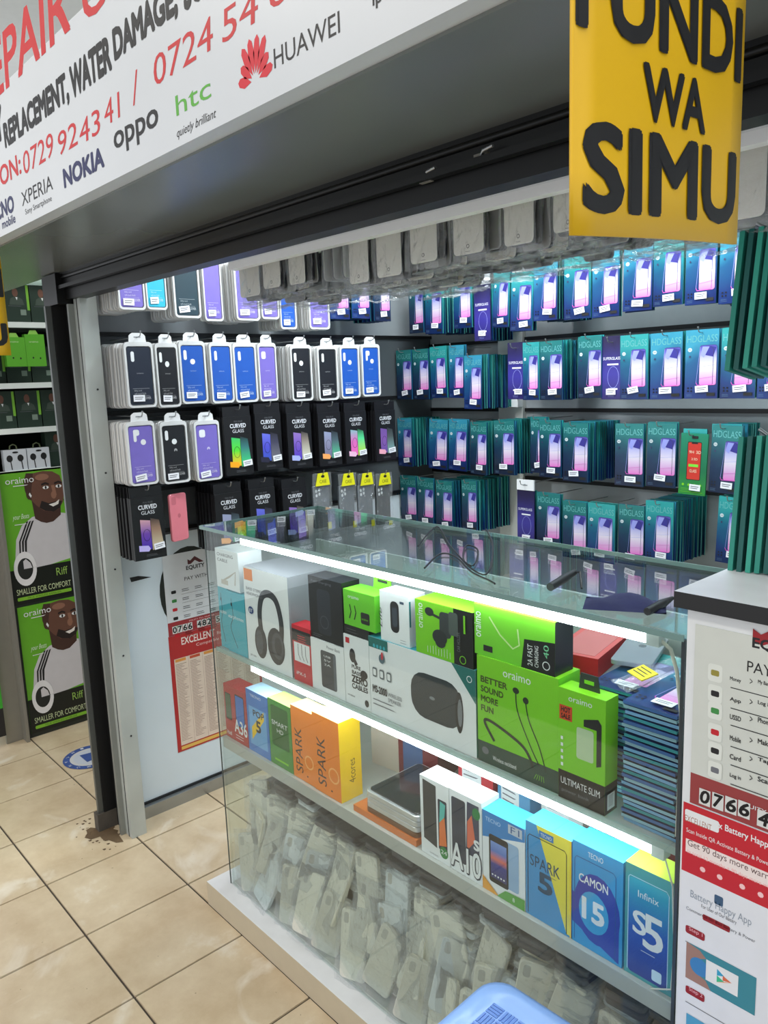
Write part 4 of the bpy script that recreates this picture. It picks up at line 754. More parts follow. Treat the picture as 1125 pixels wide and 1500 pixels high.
def f(P, w, h):
    P.poly([(w*.1, h*.2), (w*.56, h*.15), (w*.56, h*.94), (w*.1, h*.96)], mat((52, 56, 62), .3)); P.rrect(w*.62, h*.16, w*.3, h*.64, .003, mat((40, 44, 60))); P.poly([(w*.64, h*.2), (w*.9, h*.24), (w*.84, h*.6), (w*.66, h*.5)], mat((230, 120, 60))); P.poly([(w*.66, h*.5), (w*.84, h*.6), (w*.88, h*.76), (w*.7, h*.78)], mat((90, 190, 180)))
    P.ell(w*.8, h*.14, w*.14, h*.075, mat((40, 130, 60))); P.text('24', w*.7, h*.12, wt, w=w*.2, h=h*.05); P.text('SAMSUNG', w*.3, h*.04, tinyink, w=w*.3, h=h*.02)
carton('phone_box', 'white phone box with dark phone and round green 24 badge', 'box', b20, b20e, M1, .166, .05, wt, f, top=mat((246, 248, 250)))
a10e = px(706, 1240)
def f(P, w, h):
    P.rrect(w*.06, h*.14, w*.44, h*.78, .004, mat((44, 52, 72), .3)); P.poly([(w*.5, h*.3), (w*.92, h*.3), (w*.92, h*.94), (w*.56, h*.94)], mat((60, 64, 90), .3)); P.poly([(w*.54, h*.34), (w*.8, h*.5), (w*.7, h*.8), (w*.56, h*.7)], mat((222, 110, 80))); P.ell(w*.84, h*.84, w*.12, h*.07, mat((40, 130, 70)))
    P.text('A10', w*.03, h*.055, mat((50, 56, 70)), w=w*.94, h=h*.31, bold=.05); P.k += 1; P.text('A10', w*.02, h*.06, wt, w=w*.94, h=h*.3, bold=.015); P.text('s', w*.76, h*.4, wt, w=w*.16, h=h*.12, bold=.02)
carton('phone_box', 'white phone box reading A10s in big white figures', 'box', b20e+.002, a10e, M1, .167, .05, wt, f, top=mat((246, 248, 250)))
f1e = px(769, 1260)
def f(P, w, h):
    P.rect(0, h*.66, w, h*.34, mat((48, 128, 192), .4)); P.poly([(0, h*.66), (w, h*.84), (w, h*.6), (0, h*.56)], wt); P.text('TECNO', w*.08, h*.88, mat((190, 215, 240)), w=w*.36, h=h*.05); P.rect(w*.62, h*.86, w*.32, h*.11, mat((190, 196, 204))); P.text('F1', w*.68, h*.875, mat((60, 90, 140)), w=w*.2, h=h*.08)
    P.rrect(w*.5, h*.16, w*.36, h*.58, .005, mat((150, 180, 210), .3)); P.rrect(w*.16, h*.14, w*.46, h*.6, .005, ink); P.rect(w*.2, h*.2, w*.38, h*.46, grad([(0, (60, 60, 110)), (.4, (70, 70, 140)), (.55, (220, 110, 90)), (.75, (90, 120, 190)), (1, (120, 150, 210))], 'Z', h*.2, h*.66, .35)); [P.ell(w*(.24+.07*i), h*.24, w*.02, h*.012, wt, 8) for i in range(5)]
    P.poly([(0, 0), (w*.4, 0), (0, h*.17)], mat((230, 160, 60))); P.poly([(w*.35, 0), (w, 0), (w, h*.14), (w*.55, h*.12)], mat((90, 160, 70))); P.text('8', w*.72, h*.04, wt, w=w*.05, h=h*.05)
carton('phone_box', 'white and blue phone box reading F1', 'box', a10e+.002, f1e, M1, .158, .05, wt, f, top=mat((70, 190, 226)))
s5e = px(837, 1290)
def f(P, w, h):
    P.poly([(w*.24, h), (w*.9, h*.02), (w*.98, h*.02), (w*.98, h)], mat((232, 216, 70), .4)); P.rect(w*.97, 0, w*.03, h, yel); P.rect(w*.3, h*.89, w*.32, h*.07, mat((54, 120, 180))); P.text('TECNO', w*.34, h*.905, wt, w=w*.24, h=h*.035)
    P.band([(w*.05, h*.02), (w*.05, h*.84), (w*.09, h*.87), (w*.86, h*.87), (w*.9, h*.84), (w*.9, h*.02)], .0014, ink); P.text('SPARK', w*.1, h*.55, mat((40, 74, 100)), w=w*.66, h=h*.12, bold=.0); P.text('5', w*.3, h*.32, mat((40, 74, 100)), w=w*.28, h=h*.2, bold=.03); P.lines(w*.58, h*.52, w*.12, 1, .01, mat((60, 90, 100)))
carton('phone_box', 'blue and yellow phone box reading SPARK 5', 'box', f1e+.002, s5e, M1, .178, .05, mat((62, 146, 200), .4), f, top=mat((80, 200, 230)))
c5e = px(912, 1330)
def f(P, w, h):
    P.ell(w*.5, h*.42, w*.46, h*.34, mat((44, 58, 160), .35)); P.poly([(0, h*.2), (w*.94, h*.02), (w*.94, h*.4), (0, h*.5)], mat((44, 58, 160), .35)); P.ell(w*.44, h*.38, w*.3, h*.2, mat((60, 160, 210), .35)); P.text('TECNO', w*.32, h*.9, wt, w=w*.3, h=h*.05); P.text('CAMON', w*.14, h*.63, wt, w=w*.58, h=h*.08, bold=.02); P.text('15', w*.22, h*.29, wt, w=w*.42, h=h*.2, bold=.035)
    P.band([(w*.05, h*.03), (w*.05, h*.83), (w*.09, h*.86), (w*.82, h*.86), (w*.87, h*.83), (w*.87, h*.03)], .0012, mat((40, 80, 140)))
carton('phone_box', 'blue phone box reading CAMON 15', 'box', s5e+.002, c5e, M1, .184, .05, mat((50, 150, 206), .4), f, top=mat((70, 200, 232)))
i5e = px(988, 1350)
def f(P, w, h):
    P.rrect(w*.08, h*.03, w*.8, h*.86, .006, grad([(0, (40, 44, 130)), (.5, (40, 84, 176)), (1, (50, 170, 190))], 'Z', 0, h*.9, .35)); P.band([(w*.07, h*.04), (w*.07, h*.88), (w*.1, h*.9), (w*.84, h*.9), (w*.89, h*.87), (w*.89, h*.04)], .0012, mat((190, 220, 240))); P.text('Infinix', w*.27, h*.74, wt, w=w*.42, h=h*.06, bold=0)
    P.text('S', w*.18, h*.41, wt, w=w*.26, h=h*.2, bold=.02); P.text('5', w*.4, h*.32, wt, w=w*.38, h=h*.3, bold=.02); P.lines(w*.35, h*.27, w*.3, 1, .01, wt); P.rrect(w*.58, h*.06, w*.2, h*.1, .003, mat((200, 225, 240)))
carton('phone_box', 'lime-edged blue phone box reading S5 at the counter end', 'box', c5e+.004, i5e, M1, .19, .05, mat((70, 150, 150), .4), f, top=mat((196, 226, 80)), side=mat((60, 140, 130)))
for i, (x_, c_, l_) in enumerate(((-1.08, (200, 60, 70), 'red'), (-.97, (90, 150, 190), 'pale blue'), (-.86, (214, 214, 210), 'white'), (-.70, (196, 70, 90), 'crimson'))):
    b = MB(); b.box(0, 0, 0, .09, .15, .14, mat(c_, .4)); o_ = tag(ob('accessory_box', b, None, (x_, 1.16, M1), (0, 0, .1*(-1)**i)), f'{l_} accessory box at the back of the middle shelf', 'box', 'boxes at the back of middle shelf'); b = MB(); P = Pr(b, FRONT); P.rrect(.01, .03, .05, .08, .004, wt); P.lines(.014, .1, .04, 5, .012, tinyink, .003); ob('front_print', b, o_)

# ------------------------------------------------------------------ the heap of bagged cases in the bottom of the counter
hp = [mat((240, 236, 218), .4, var=.06, coat=.2), mat((224, 220, 204), .4, var=.06, coat=.2), mat((190, 190, 180), .4, coat=.3), mat((86, 86, 92), .35, coat=.4), mat((232, 238, 238), .4, coat=.2)]
def heap_case(m):
    b = MB(); b.slab(rr(-.037, -.076, .074, .152, .01, 4), -.006, .006, m, None, .002)
    P = Pr(b, lambda a, c, e: (a, -.006-e, c)); P.rrect(-.028, .044, .014, .024, .005, mat((186, 184, 172), .4)); return b.data('phone_case')
HD = [heap_case(m) for m in hp]
def sleeve(seed):
    rnd = random.Random(seed); b = MB(); n = 6; vs = [(-.046+.092*k/n, -.011+rnd.uniform(-.006, .003), -.09+.18*j/n) for j in range(n+1) for k in range(n+1)]
    b.mesh(vs, [(j*(n+1)+k, j*(n+1)+k+1, (j+1)*(n+1)+k+1, (j+1)*(n+1)+k) for j in range(n) for k in range(n)], bagm); return b.data('plastic_sleeve')
SLV = [sleeve(i) for i in range(4)]
rnd = random.Random(11); zb = CZ0+.008
def heap(m, loc, rot, label, group):
    o_ = tag(link('phone_case', HD[m], None, loc, rot), label, 'phone case', group)
    link('plastic_sleeve', SLV[rnd.randrange(4)], o_); return o_
cols = 14
for i in range(cols):
    x = CX0+.062+i*.0915; top = .425-.03*rnd.random() if i > 0 else .36
    n = int((top-.24)/.0165)
    for yq, dn in ((1.145, 0), (1.262, 1)):      # flat piles, dark on top
        for k in range(n-dn if yq < 1.2 else max(3, n-6)):
            heap(3 if k > n-3-dn else rnd.choice((0, 1, 2, 4)), (x+rnd.uniform(-.008, .008), yq+rnd.uniform(-.012, .008)-(.05 if yq > 1.2 else 0)*0, .24+.0165*k), (-H90+rnd.uniform(-.04, .04), 0, rnd.uniform(-.1, .1)),
                 'bagged phone case lying flat in the piles of the counter bottom', 'flat piles in the counter bottom') if not (yq > 1.2 and k < n) else None
    for k in range(3):                           # leaning ones in front
        z = zb+.078+.062*k; y = CY0+.028+.02*k
        heap(rnd.choice((0, 0, 1, 4, 4)), (x+rnd.uniform(-.02, .02) if 0 < i < cols-1 else x, y+rnd.uniform(0, .01), z+rnd.uniform(-.012, .012)), (rnd.uniform(-.35, -.1), rnd.uniform(-.3, .3), rnd.uniform(-.3, .5)),
             'bagged white phone case leaning in the heap behind the lower counter glass', 'leaning heap in the counter bottom')
b = MB(); b.box(CX0+.02, 1.09, zb-.001, CX1-.02, 1.32, .231, mat((120, 120, 112), .7)); tag(ob('carton', b), 'long low carton under the flat case piles in the counter', 'box')

# ------------------------------------------------------------------ things on the counter top
cab = mat((24, 25, 27), .45); zc = CZ1+.0035
def cord(name, label, pts, r=.003):
    out = spline([Vector(p_) for p_ in pts], 6)
    b = MB(); b.tube(out, r, cab, 6); return tag(ob(name, b), label, 'cable')
def cpts(L): return [tuple(at('Z', zc, *q)[:2])+(zc+.001*(i % 2),) for i, q in enumerate(L)]
cord('charging_cable', 'thin black cable looping over the counter glass, outer coil', cpts([(612, 800), (640, 772), (660, 800), (690, 830), (700, 806), (683, 800), (680, 822), (712, 842), (722, 800), (712, 776)]), .0018)
cord('charging_cable', 'thin black cable curling over the counter glass, inner loop', cpts([(622, 832), (645, 812), (668, 816), (690, 838), (716, 850), (725, 856)]), .0018)
b = MB(); p0, p1 = at('Z', zc+.008, 806, 860), at('Z', zc+.014, 842, 838); b.tube([p0, p0.lerp(p1, .5), p1], [.007, .0075, .005], cab, 10); p2 = at('Z', zc, 852, 862); b.tube([p1, at('Z', zc+.02, 850, 838), p2], .002, cab, 6); tag(ob('charger_plug', b), 'black cylindrical charger plug with short lead on the counter glass', 'charger')
A = at('Z', zc, 915, 884); b = MB(); n = 9; vs = []
for j in range(n+1):
    for k in range(n+1):
        u_, v_ = k/n-.5, j/n-.5; hgt = .028*max(0, 1-(2*u_)**2)*max(0, 1-(2*v_)**2); vs.append((u_*.12, v_*.07, .55*hgt+.004*math.sin(9*u_+5*v_)*(hgt > 0)))
K = len(vs); fs = [(j*(n+1)+k, j*(n+1)+k+1, (j+1)*(n+1)+k+1, (j+1)*(n+1)+k) for j in range(n) for k in range(n)]
b.mesh(vs, fs, mat((40, 46, 92), .8, var=.2, bump=.3), True); b.mesh([(x, y, 0) for x, y, z in vs], [f_[::-1] for f_ in fs], mat((40, 46, 92), .8, var=.2, bump=.3)); o_ = tag(ob('cloth_pouch', b, None, (A.x, A.y, CZ1+.001), (0, 0, .5)), 'navy blue soft pouch lying on the counter glass', 'pouch')
p0, p1 = at('Z', zc+.004, 948, 896), at('Z', zc+.006, 985, 876); b = MB(); b.tube([p0, p0.lerp(p1, .6), p1], [.006, .007, .003], cab, 8); tag(ob('adapter_lead', b), 'black adapter jack lying beside the navy pouch', 'cable')

# ------------------------------------------------------------------ white cabinet with payment posters
KX0, KX1, KY = -.478, .3, .968
cb = tag(link('side_cabinet', None), 'white cabinet with black-edged top beside the glass counter', 'cabinet')
b = MB(); b.box(KX0, KY, 0, KX1, 1.5, 1.135, mat((226, 229, 230), .45)); ob('carcass', b, cb)
b = MB(); b.box(KX0-.014, KY-.012, 1.136, KX1+.02, 1.52, 1.158, mat((30, 31, 33), .45), top=mat((236, 238, 242), .3)); ob('worktop', b, cb)
ps = tag(link('payment_poster', None), 'white bank payment poster with red number strip on the side cabinet', 'poster')
def Kx(px_, py_): A = at('Y', KY, px_, py_); return A.x, A.z
X0, X1_, ZT, ZM, ZBt = Kx(1020, 900)[0], .02, 1.115, Kx(1020, 1133)[1], Kx(1020, 1178)[1]
b = MB(); b.box(X0, KY-.0015, ZBt, X1_, KY-.0003, ZT, mat((208, 212, 204), .4)); ob('paper', b, ps)
b = MB(); P = Pr(b, lambda a, c, e: (a, KY-.0015-e, c), .00004); gw = X1_-X0
P.rect(X0, ZBt, gw, ZM-ZBt, mat((150, 60, 60), .45))
def kt(t, xl, yl, xr, hpx, m, bold=.01, rot=0):
    A = at('Y', KY, xl, yl); B = at('Y', KY, xr, yl+.28*(xr-xl)); T = at('Y', KY, xl, yl-hpx); P.text(t, A.x, A.z, m, w=B.x-A.x, h=T.z-A.z, bold=bold)
kt('EQUITY', 1103, 950, 1190, 17, ink, .03); A = at('Y', KY, 1103, 938); P.poly([(A.x, A.z), (A.x, A.z+.016), (A.x+.01, A.z+.01), (A.x+.03, A.z+.024), (A.x+.05, A.z+.006), (A.x+.04, A.z-.004), (A.x+.03, A.z+.006), (A.x+.012, A.z-.004)], dkred)
kt('PAY WITH', 1095, 983, 1195, 16, ink, .005)
rows_ = [(1046, 992, 'Money', 'My Bank'), (1044, 1022, 'App', 'Log in'), (1043, 1047, 'USSD', 'Phone'), (1042, 1078, 'Mobile', 'Make'), (1040, 1105, 'Card', 'Tap'), (1038, 1133, 'Log in', 'Scan')]
for i, (_, y_, t1, t2) in enumerate(rows_):
    A = at('Y', KY, 1041, y_-2); P.rrect(A.x-.003, A.z-.006, .019, .024, .004, mat((222, 226, 218))); cm = [mat((150, 140, 60)), ink, mat((60, 140, 70)), red, ink, tinyink][i]
    P.rrect(A.x+.001, A.z+.002, .011, .008, .002, cm); kt(t1, 1070, y_+5, 1086, 7, ink, .02); kt('>', 1099, y_+9, 1103, 8, ink, .01); kt(t2, 1111, y_+10, 1130, 7, ink, .02)
    B = at('Y', KY, 1071, y_+15); P.rect(B.x, B.z, .12, .0012, ink)
kt('EQUITY TILL', 1083, 1178, 1150, 7, wt, .01)
for i, ch in enumerate('0766'):
    A = at('Y', KY, 1026+19*i, 1173+6*i); P.rect(A.x-.001, A.z-.003, .0155, .023, mat((214, 216, 212))); P.text(ch, A.x+.001, A.z, black, w=.012, h=.018, bold=.03, shear=.15)
for i, ch in enumerate('482'):
    A = at('Y', KY, 1111+21*i, 1205+6*i); P.rect(A.x-.001, A.z-.003, .0155, .023, mat((214, 216, 212))); P.text(ch, A.x+.001, A.z, black, w=.012, h=.018, bold=.03, shear=.15)
ob('poster_print', b, ps)
ps = tag(link('battery_poster', None), 'red and white battery warranty poster low on the side cabinet', 'poster')
zt_ = ZBt-.002; b = MB(); b.box(KX0+.003, KY-.0015, .3, X1_+.02, KY-.0003, zt_, mat((226, 229, 234), .4)); ob('paper', b, ps)
b = MB(); P = Pr(b, lambda a, c, e: (a, KY-.0015-e, c), .00004); zr = Kx(1004, 1275)[1]; P.rect(KX0+.003, zr, X1_+.017-KX0, zt_-zr, red)
A = at('Y', KY, 1004, 1196); P.rrect(A.x, A.z-.004, .048, .017, .003, wt); kt('EXCELLENT', 1004, 1201, 1043, 9, mat((170, 120, 100)), .005); kt('x Battery Happy', 1053, 1215, 1132, 12, wt, .02)
kt('Scan Inside QR Activate Battery & Power', 1006, 1219, 1130, 8, wt, .01); A = at('Y', KY, 1005, 1244); P.rect(A.x, A.z-.002, .25, .02, mat((240, 225, 220))); kt('Get 90 days more warranty', 1008, 1240, 1150, 12, mat((90, 60, 60)), .01); kt('In total 12 months + 90 days more warranty', 1008, 1250, 1150, 7, mat((240, 170, 170)), 0)
for px_, py_ in ((1030, 1273), (1055, 1284), (1088, 1298), (1115, 1310)): A = at('Y', KY, px_, py_); P.ell(A.x, A.z, .004, .004, mat((244, 200, 200)), 8)
kt('Battery Happy App', 1012, 1316, 1102, 14, mat((150, 160, 172)), .0); A = at('Y', KY, 1047, 1322); P.rrect(A.x, A.z, .012, .014, .002, mat((60, 90, 120)))
kt('For User of Our Battery', 1028, 1330, 1080, 7, tinyink, .0); kt('Commercial for Bad Battery & Power', 1006, 1332, 1108, 6, tinyink, .0)
A = at('Y', KY, 1030, 1346); P.rrect(A.x, A.z, .038, .009, .002, dkred)
for y_, t_ in ((1364, 'Step 1'), (1452, 'Step 2')):
    A = at('Y', KY, 1005, y_); P.rrect(A.x, A.z, .028, .012, .003, dkred); kt(t_, 1010, y_-1, 1030, 7, mat((240, 180, 190)), .0); A = at('Y', KY, 1005, y_+14); P.lines(A.x, A.z, .075, 1, .004, tinyink, .0012, .1)
A = at('Y', KY, 1005, 1430); B = at('Y', KY, 1107, 1473); Tz = at('Y', KY, 1005, 1377).z; pw_, ph_ = B.x-A.x, Tz-A.z
P.rect(A.x, A.z, pw_, ph_, mat((60, 136, 150), .4)); P.poly([(A.x, A.z), (A.x+pw_*.38, A.z), (A.x+pw_*.3, A.z+ph_*.2), (A.x+pw_*.1, A.z+ph_*.3), (A.x+pw_*.1, A.z+ph_*.62), (A.x+pw_*.3, A.z+ph_*.8), (A.x+pw_*.2, A.z+ph_*.94), (A.x, A.z+ph_)], mat((160, 124, 112))); P.ell(A.x+pw_*.2, A.z+ph_*.48, pw_*.14, ph_*.24, mat((60, 130, 190)))
P.rect(A.x+pw_*.3, A.z+ph_*.24, pw_*.46, ph_*.56, wt); q0, q1 = A.x+pw_*.46, A.z+ph_*.34; s_ = ph_*.36
P.poly([(q0, q1), (q0+s_*.5, q1+s_*.3), (q0, q1+s_*.5)], mat((60, 190, 140))); P.poly([(q0, q1+s_*.5), (q0+s_*.5, q1+s_*.7), (q0, q1+s_)], mat((50, 160, 200))); P.poly([(q0, q1), (q0+s_, q1+s_*.5), (q0+s_*.5, q1+s_*.3)], mat((240, 150, 60))); P.poly([(q0+s_*.4, q1+s_*.35), (q0+s_, q1+s_*.5), (q0+s_*.4, q1+s_*.72)], mat((220, 110, 70)))
A = at('Y', KY, 1006, 1500); P.rect(A.x, A.z-.03, .045, .05, mat((80, 160, 200))); P.poly([(A.x+.012, A.z-.03), (A.x+.03, A.z-.03), (A.x+.04, A.z+.008), (A.x+.02, A.z+.014)], ink)
ob('poster_print', b, ps)

# ------------------------------------------------------------------ posters on the wall beside the entrance
WX = XL+.0065
def wy(px_, py_): A = at('X', WX, px_, py_); return A.y, A.z
y0_, zt_ = wy(237, 815); y1_ = y0_+.30; zm_ = wy(240, 915)[1]; zb_ = wy(240, 935)[1]
WF = lambda a, c, e: (WX+.0012+e, a, c)
b = MB(); P = Pr(b, lambda a, c, e: (WX+e, a, c)); cyy, czz = wy(252, 868); P.ell(cyy+.07, czz, .115, .15, mat((30, 36, 32)), 28); P.ell(cyy+.07, czz, .094, .128, mat((110, 190, 70), .4), 28); A = wy(190, 848); B = wy(222, 846); P.poly([(A[0], A[1]+.004), (A[0]+.004, A[1]-.012), (B[0], B[1]+.002), (A[0]+.03, A[1]+.004)], ink)
tag(ob('wall_decal', b), 'torn round green decal with dark ring on the white wall panel', 'decal')
ps = tag(link('payment_poster', None), 'bank payment poster with handwritten number on the white wall panel', 'poster')
b = MB(); b.box(WX, y0_, zb_, WX+.001, y1_, zt_, mat((222, 226, 230), .4)); ob('paper', b, ps)
b = MB(); P = Pr(b, WF, .00004); P.rect(y0_, zb_, y1_-y0_, zm_-zb_, mat((160, 50, 56), .4)); cx_ = (y0_+y1_)/2-.03
P.poly([(cx_-.028, zt_-.045), (cx_-.028, zt_-.027), (cx_-.018, zt_-.033), (cx_, zt_-.02), (cx_+.034, zt_-.045), (cx_+.016, zt_-.045), (cx_, zt_-.034), (cx_-.016, zt_-.045)], mat((90, 40, 44)))
P.text('EQUITY', cx_, zt_-.066, ink, w=.07, h=.016, bold=.03, al='c'); P.text('PAY WITH', cx_, zt_-.1, ink, w=.09, h=.013, bold=.01, al='c')
for i in range(6):
    z_ = zt_-.135-.031*i; P.rect(y0_+.06, z_-.01, .19, .0008, ink); P.rrect(y0_+.022, z_-.002, .018, .011, .003, (ink, mat((60, 140, 70)), red)[i % 3])
    for k in range(4): P.lines(y0_+.062+.05*k, z_+.006, .03, 2, .006, ink, .002)
P.text('EQUITY TILL NUMBER', cx_+.01, zm_-.012, mat((240, 200, 200)), w=.1, h=.006, al='c'); yy_ = y0_+.016
for ch in '0766 482 56':
    if ch != ' ': P.rect(yy_-.001, zb_+.006, .0175, .026, mat((220, 222, 220))); P.text(ch, yy_+.001, zb_+.009, black, w=.0135, h=.02, bold=.03)
    yy_ += .0195 if ch != ' ' else .016
ob('poster_print', b, ps)
ps = tag(link('price_list_poster', None), 'red-bordered battery price list hanging on the white wall panel', 'poster')
zb2 = wy(247, 1108)[1]; b = MB(); b.box(WX, y0_-.002, zb2, WX+.001, y1_+.06, zb_-.001, mat((178, 44, 46), .4)); ob('paper', b, ps)
b = MB(); P = Pr(b, WF, .00004); P.text('EXCELLENT', y0_+.045, zb_-.04, mat((240, 226, 220)), w=.13, h=.026, bold=.02); P.text('Battery', y0_+.185, zb_-.04, mat((240, 200, 196)), w=.05, h=.014); P.text('Compatible Phone List', y0_+.1, zb_-.062, mat((240, 200, 196)), w=.18, h=.014, bold=0)
zq = zb_-.085; P.rect(y0_+.012, zb2+.022, y1_+.05-y0_-.012, zq-zb2-.022, mat((222, 204, 188), .5))
for k in range(6):
    yk = y0_+.016+.055*k; P.rect(yk, zq-.012, .04, .01, mat((190, 80, 50) if k % 2 else (220, 150, 70))); P.lines(yk, zq-.022, .046, 52, (zq-.03-zb2-.024)/52, mat((140, 110, 100)), .0016, .6); P.rect(yk+.049, zb2+.022, .0008, zq-zb2-.022, mat((160, 120, 110)))
P.rect(y0_+.012, zb2+.006, y1_+.05-y0_-.012, .012, mat((224, 180, 90))); ob('poster_print', b, ps)

# ------------------------------------------------------------------ blue plastic stool
def stool():
    bl = mat((138, 176, 236), .35, var=.05, coat=.2); r_ = tag(link('plastic_stool', None, None, (-.612, .77, 0), (0, 0, .03)), 'light blue plastic stool with woven-pattern seat before the counter', 'stool')
    hw, hd, zt = .155, .142, .45; b = MB()
    prof = [(0, -.04, 1.0), (.0, -.012, 1.0), (.004, -.003, .985), (.012, 0, .965), (.026, .0, .94), (.033, -.0035, .90)]
    rings = []
    for ins, dz, _ in prof: rings.append([(x, y, zt+dz) for x, y in rr(-hw+ins, -hd+ins, 2*(hw-ins), 2*(hd-ins), .045-ins*.3, 6)])
    n = len(rings[0]); vs = [p_ for r in rings for p_ in r]; fs = [(j*n+i, j*n+(i+1) % n, (j+1)*n+(i+1) % n, (j+1)*n+i) for j in range(len(rings)-1) for i in range(n)]
    fs.append(tuple((len(rings)-1)*n+i for i in range(n))); b.mesh(vs, fs, bl, True); ob('seat', b, r_)
    b = MB(); wv = mat((104, 142, 214), .4); p_ = .034; z_ = zt-.0035
    for i in range(-5, 6):
        for j in range(-5, 6):
            x, y = i*p_*.75, j*p_*.75
            if abs(x) > hw-.046 or abs(y) > hd-.046: continue
            for k in range(4):
                o_ = -.009+.006*k; a = (x-.011, y+o_-.002, x+.011, y+o_+.002) if (i+j) % 2 else (x+o_-.002, y-.011, x+o_+.002, y+.011)
                b.box(a[0], a[1], z_-.0005, a[2], a[3], z_+.0016, wv)
    w_ = ob('weave_relief', b, r_); w_['kind'] = 'stuff'
    for sx in (-1, 1):
        for sy in (-1, 1):
            b = MB(); t = [(sx*(hw-.05), sy*(hd-.05), zt-.012), (sx*(hw-.04), sy*(hd-.04), zt-.2), (sx*(hw-.02), sy*(hd-.02), 0)]
            vs = []
            for (x, y, z), q in zip(t, (.026, .022, .018)): vs += [(x-q, y-q, z), (x+q, y-q, z), (x+q, y+q, z), (x-q, y+q, z)]
            b.mesh(vs, [(a*4+i, a*4+(i+1) % 4, (a+1)*4+(i+1) % 4, (a+1)*4+i) for a in range(2) for i in range(4)]+[(8, 9, 10, 11), (3, 2, 1, 0)], bl); ob('leg', b, r_)
stool()

# ------------------------------------------------------------------ the neighbouring shop across the passage
NX = -3.34
b = MB(); b.box(NX-.5, .93, 0, NX-.46, 3.2, 2.5, mat((70, 84, 74))); nb = struct('wall_neighbour', b)
nu = tag(link('shelf_unit', None), 'neighbouring shop shelf unit with lit white shelves over a poster-covered base', 'shelf')
b = MB(); b.box(NX-.45, .93, 0, NX-.004, 2.6, 1.135, mat((40, 46, 42), .5)); ob('base', b, nu)
shl = mat((230, 238, 234), .4)
for z in (1.135, 1.305, 1.485, 1.725, 1.92):
    b = MB(); b.box(NX-.45, .93, z-.008, NX-.01, 2.6, z, shl); b.box(NX-.012, .93, z-.02, NX-.004, 2.6, z+.002, shl); ob('shelf_board', b, nu)
b = MB(); b.box(NX-.46, .93, 1.135, NX-.44, 2.6, 2.0, mat((30, 44, 36), .6)); ob('back_board', b, nu)
for y in (.935, 1.6, 2.58): b = MB(); b.box(NX-.45, y-.006, 1.135, NX-.02, y+.006, 2.0, mat((60, 70, 64), .5)); ob('upright', b, nu)
b = MB(); b.box(NX-.03, .915, 0, NX+.03, .928, 1.16, mat((150, 148, 140), .4, .5)); b.box(NX-.03, .85, 0, NX-.018, .915, 1.16, mat((150, 148, 140), .4, .5)); tag(ob('corner_post', b), 'dull steel corner post beside the stacked green posters', 'post')
area('shelf_lamp', (NX-.1, 1.5, 1.9), .06, 1.2, 2.0, (.9, 1, .95), (0, .5, 0))
skin = mat((104, 70, 56), .5, var=.15, scale=9); skin_d = mat((70, 46, 38), .5); skin_l = mat((146, 104, 84), .5)
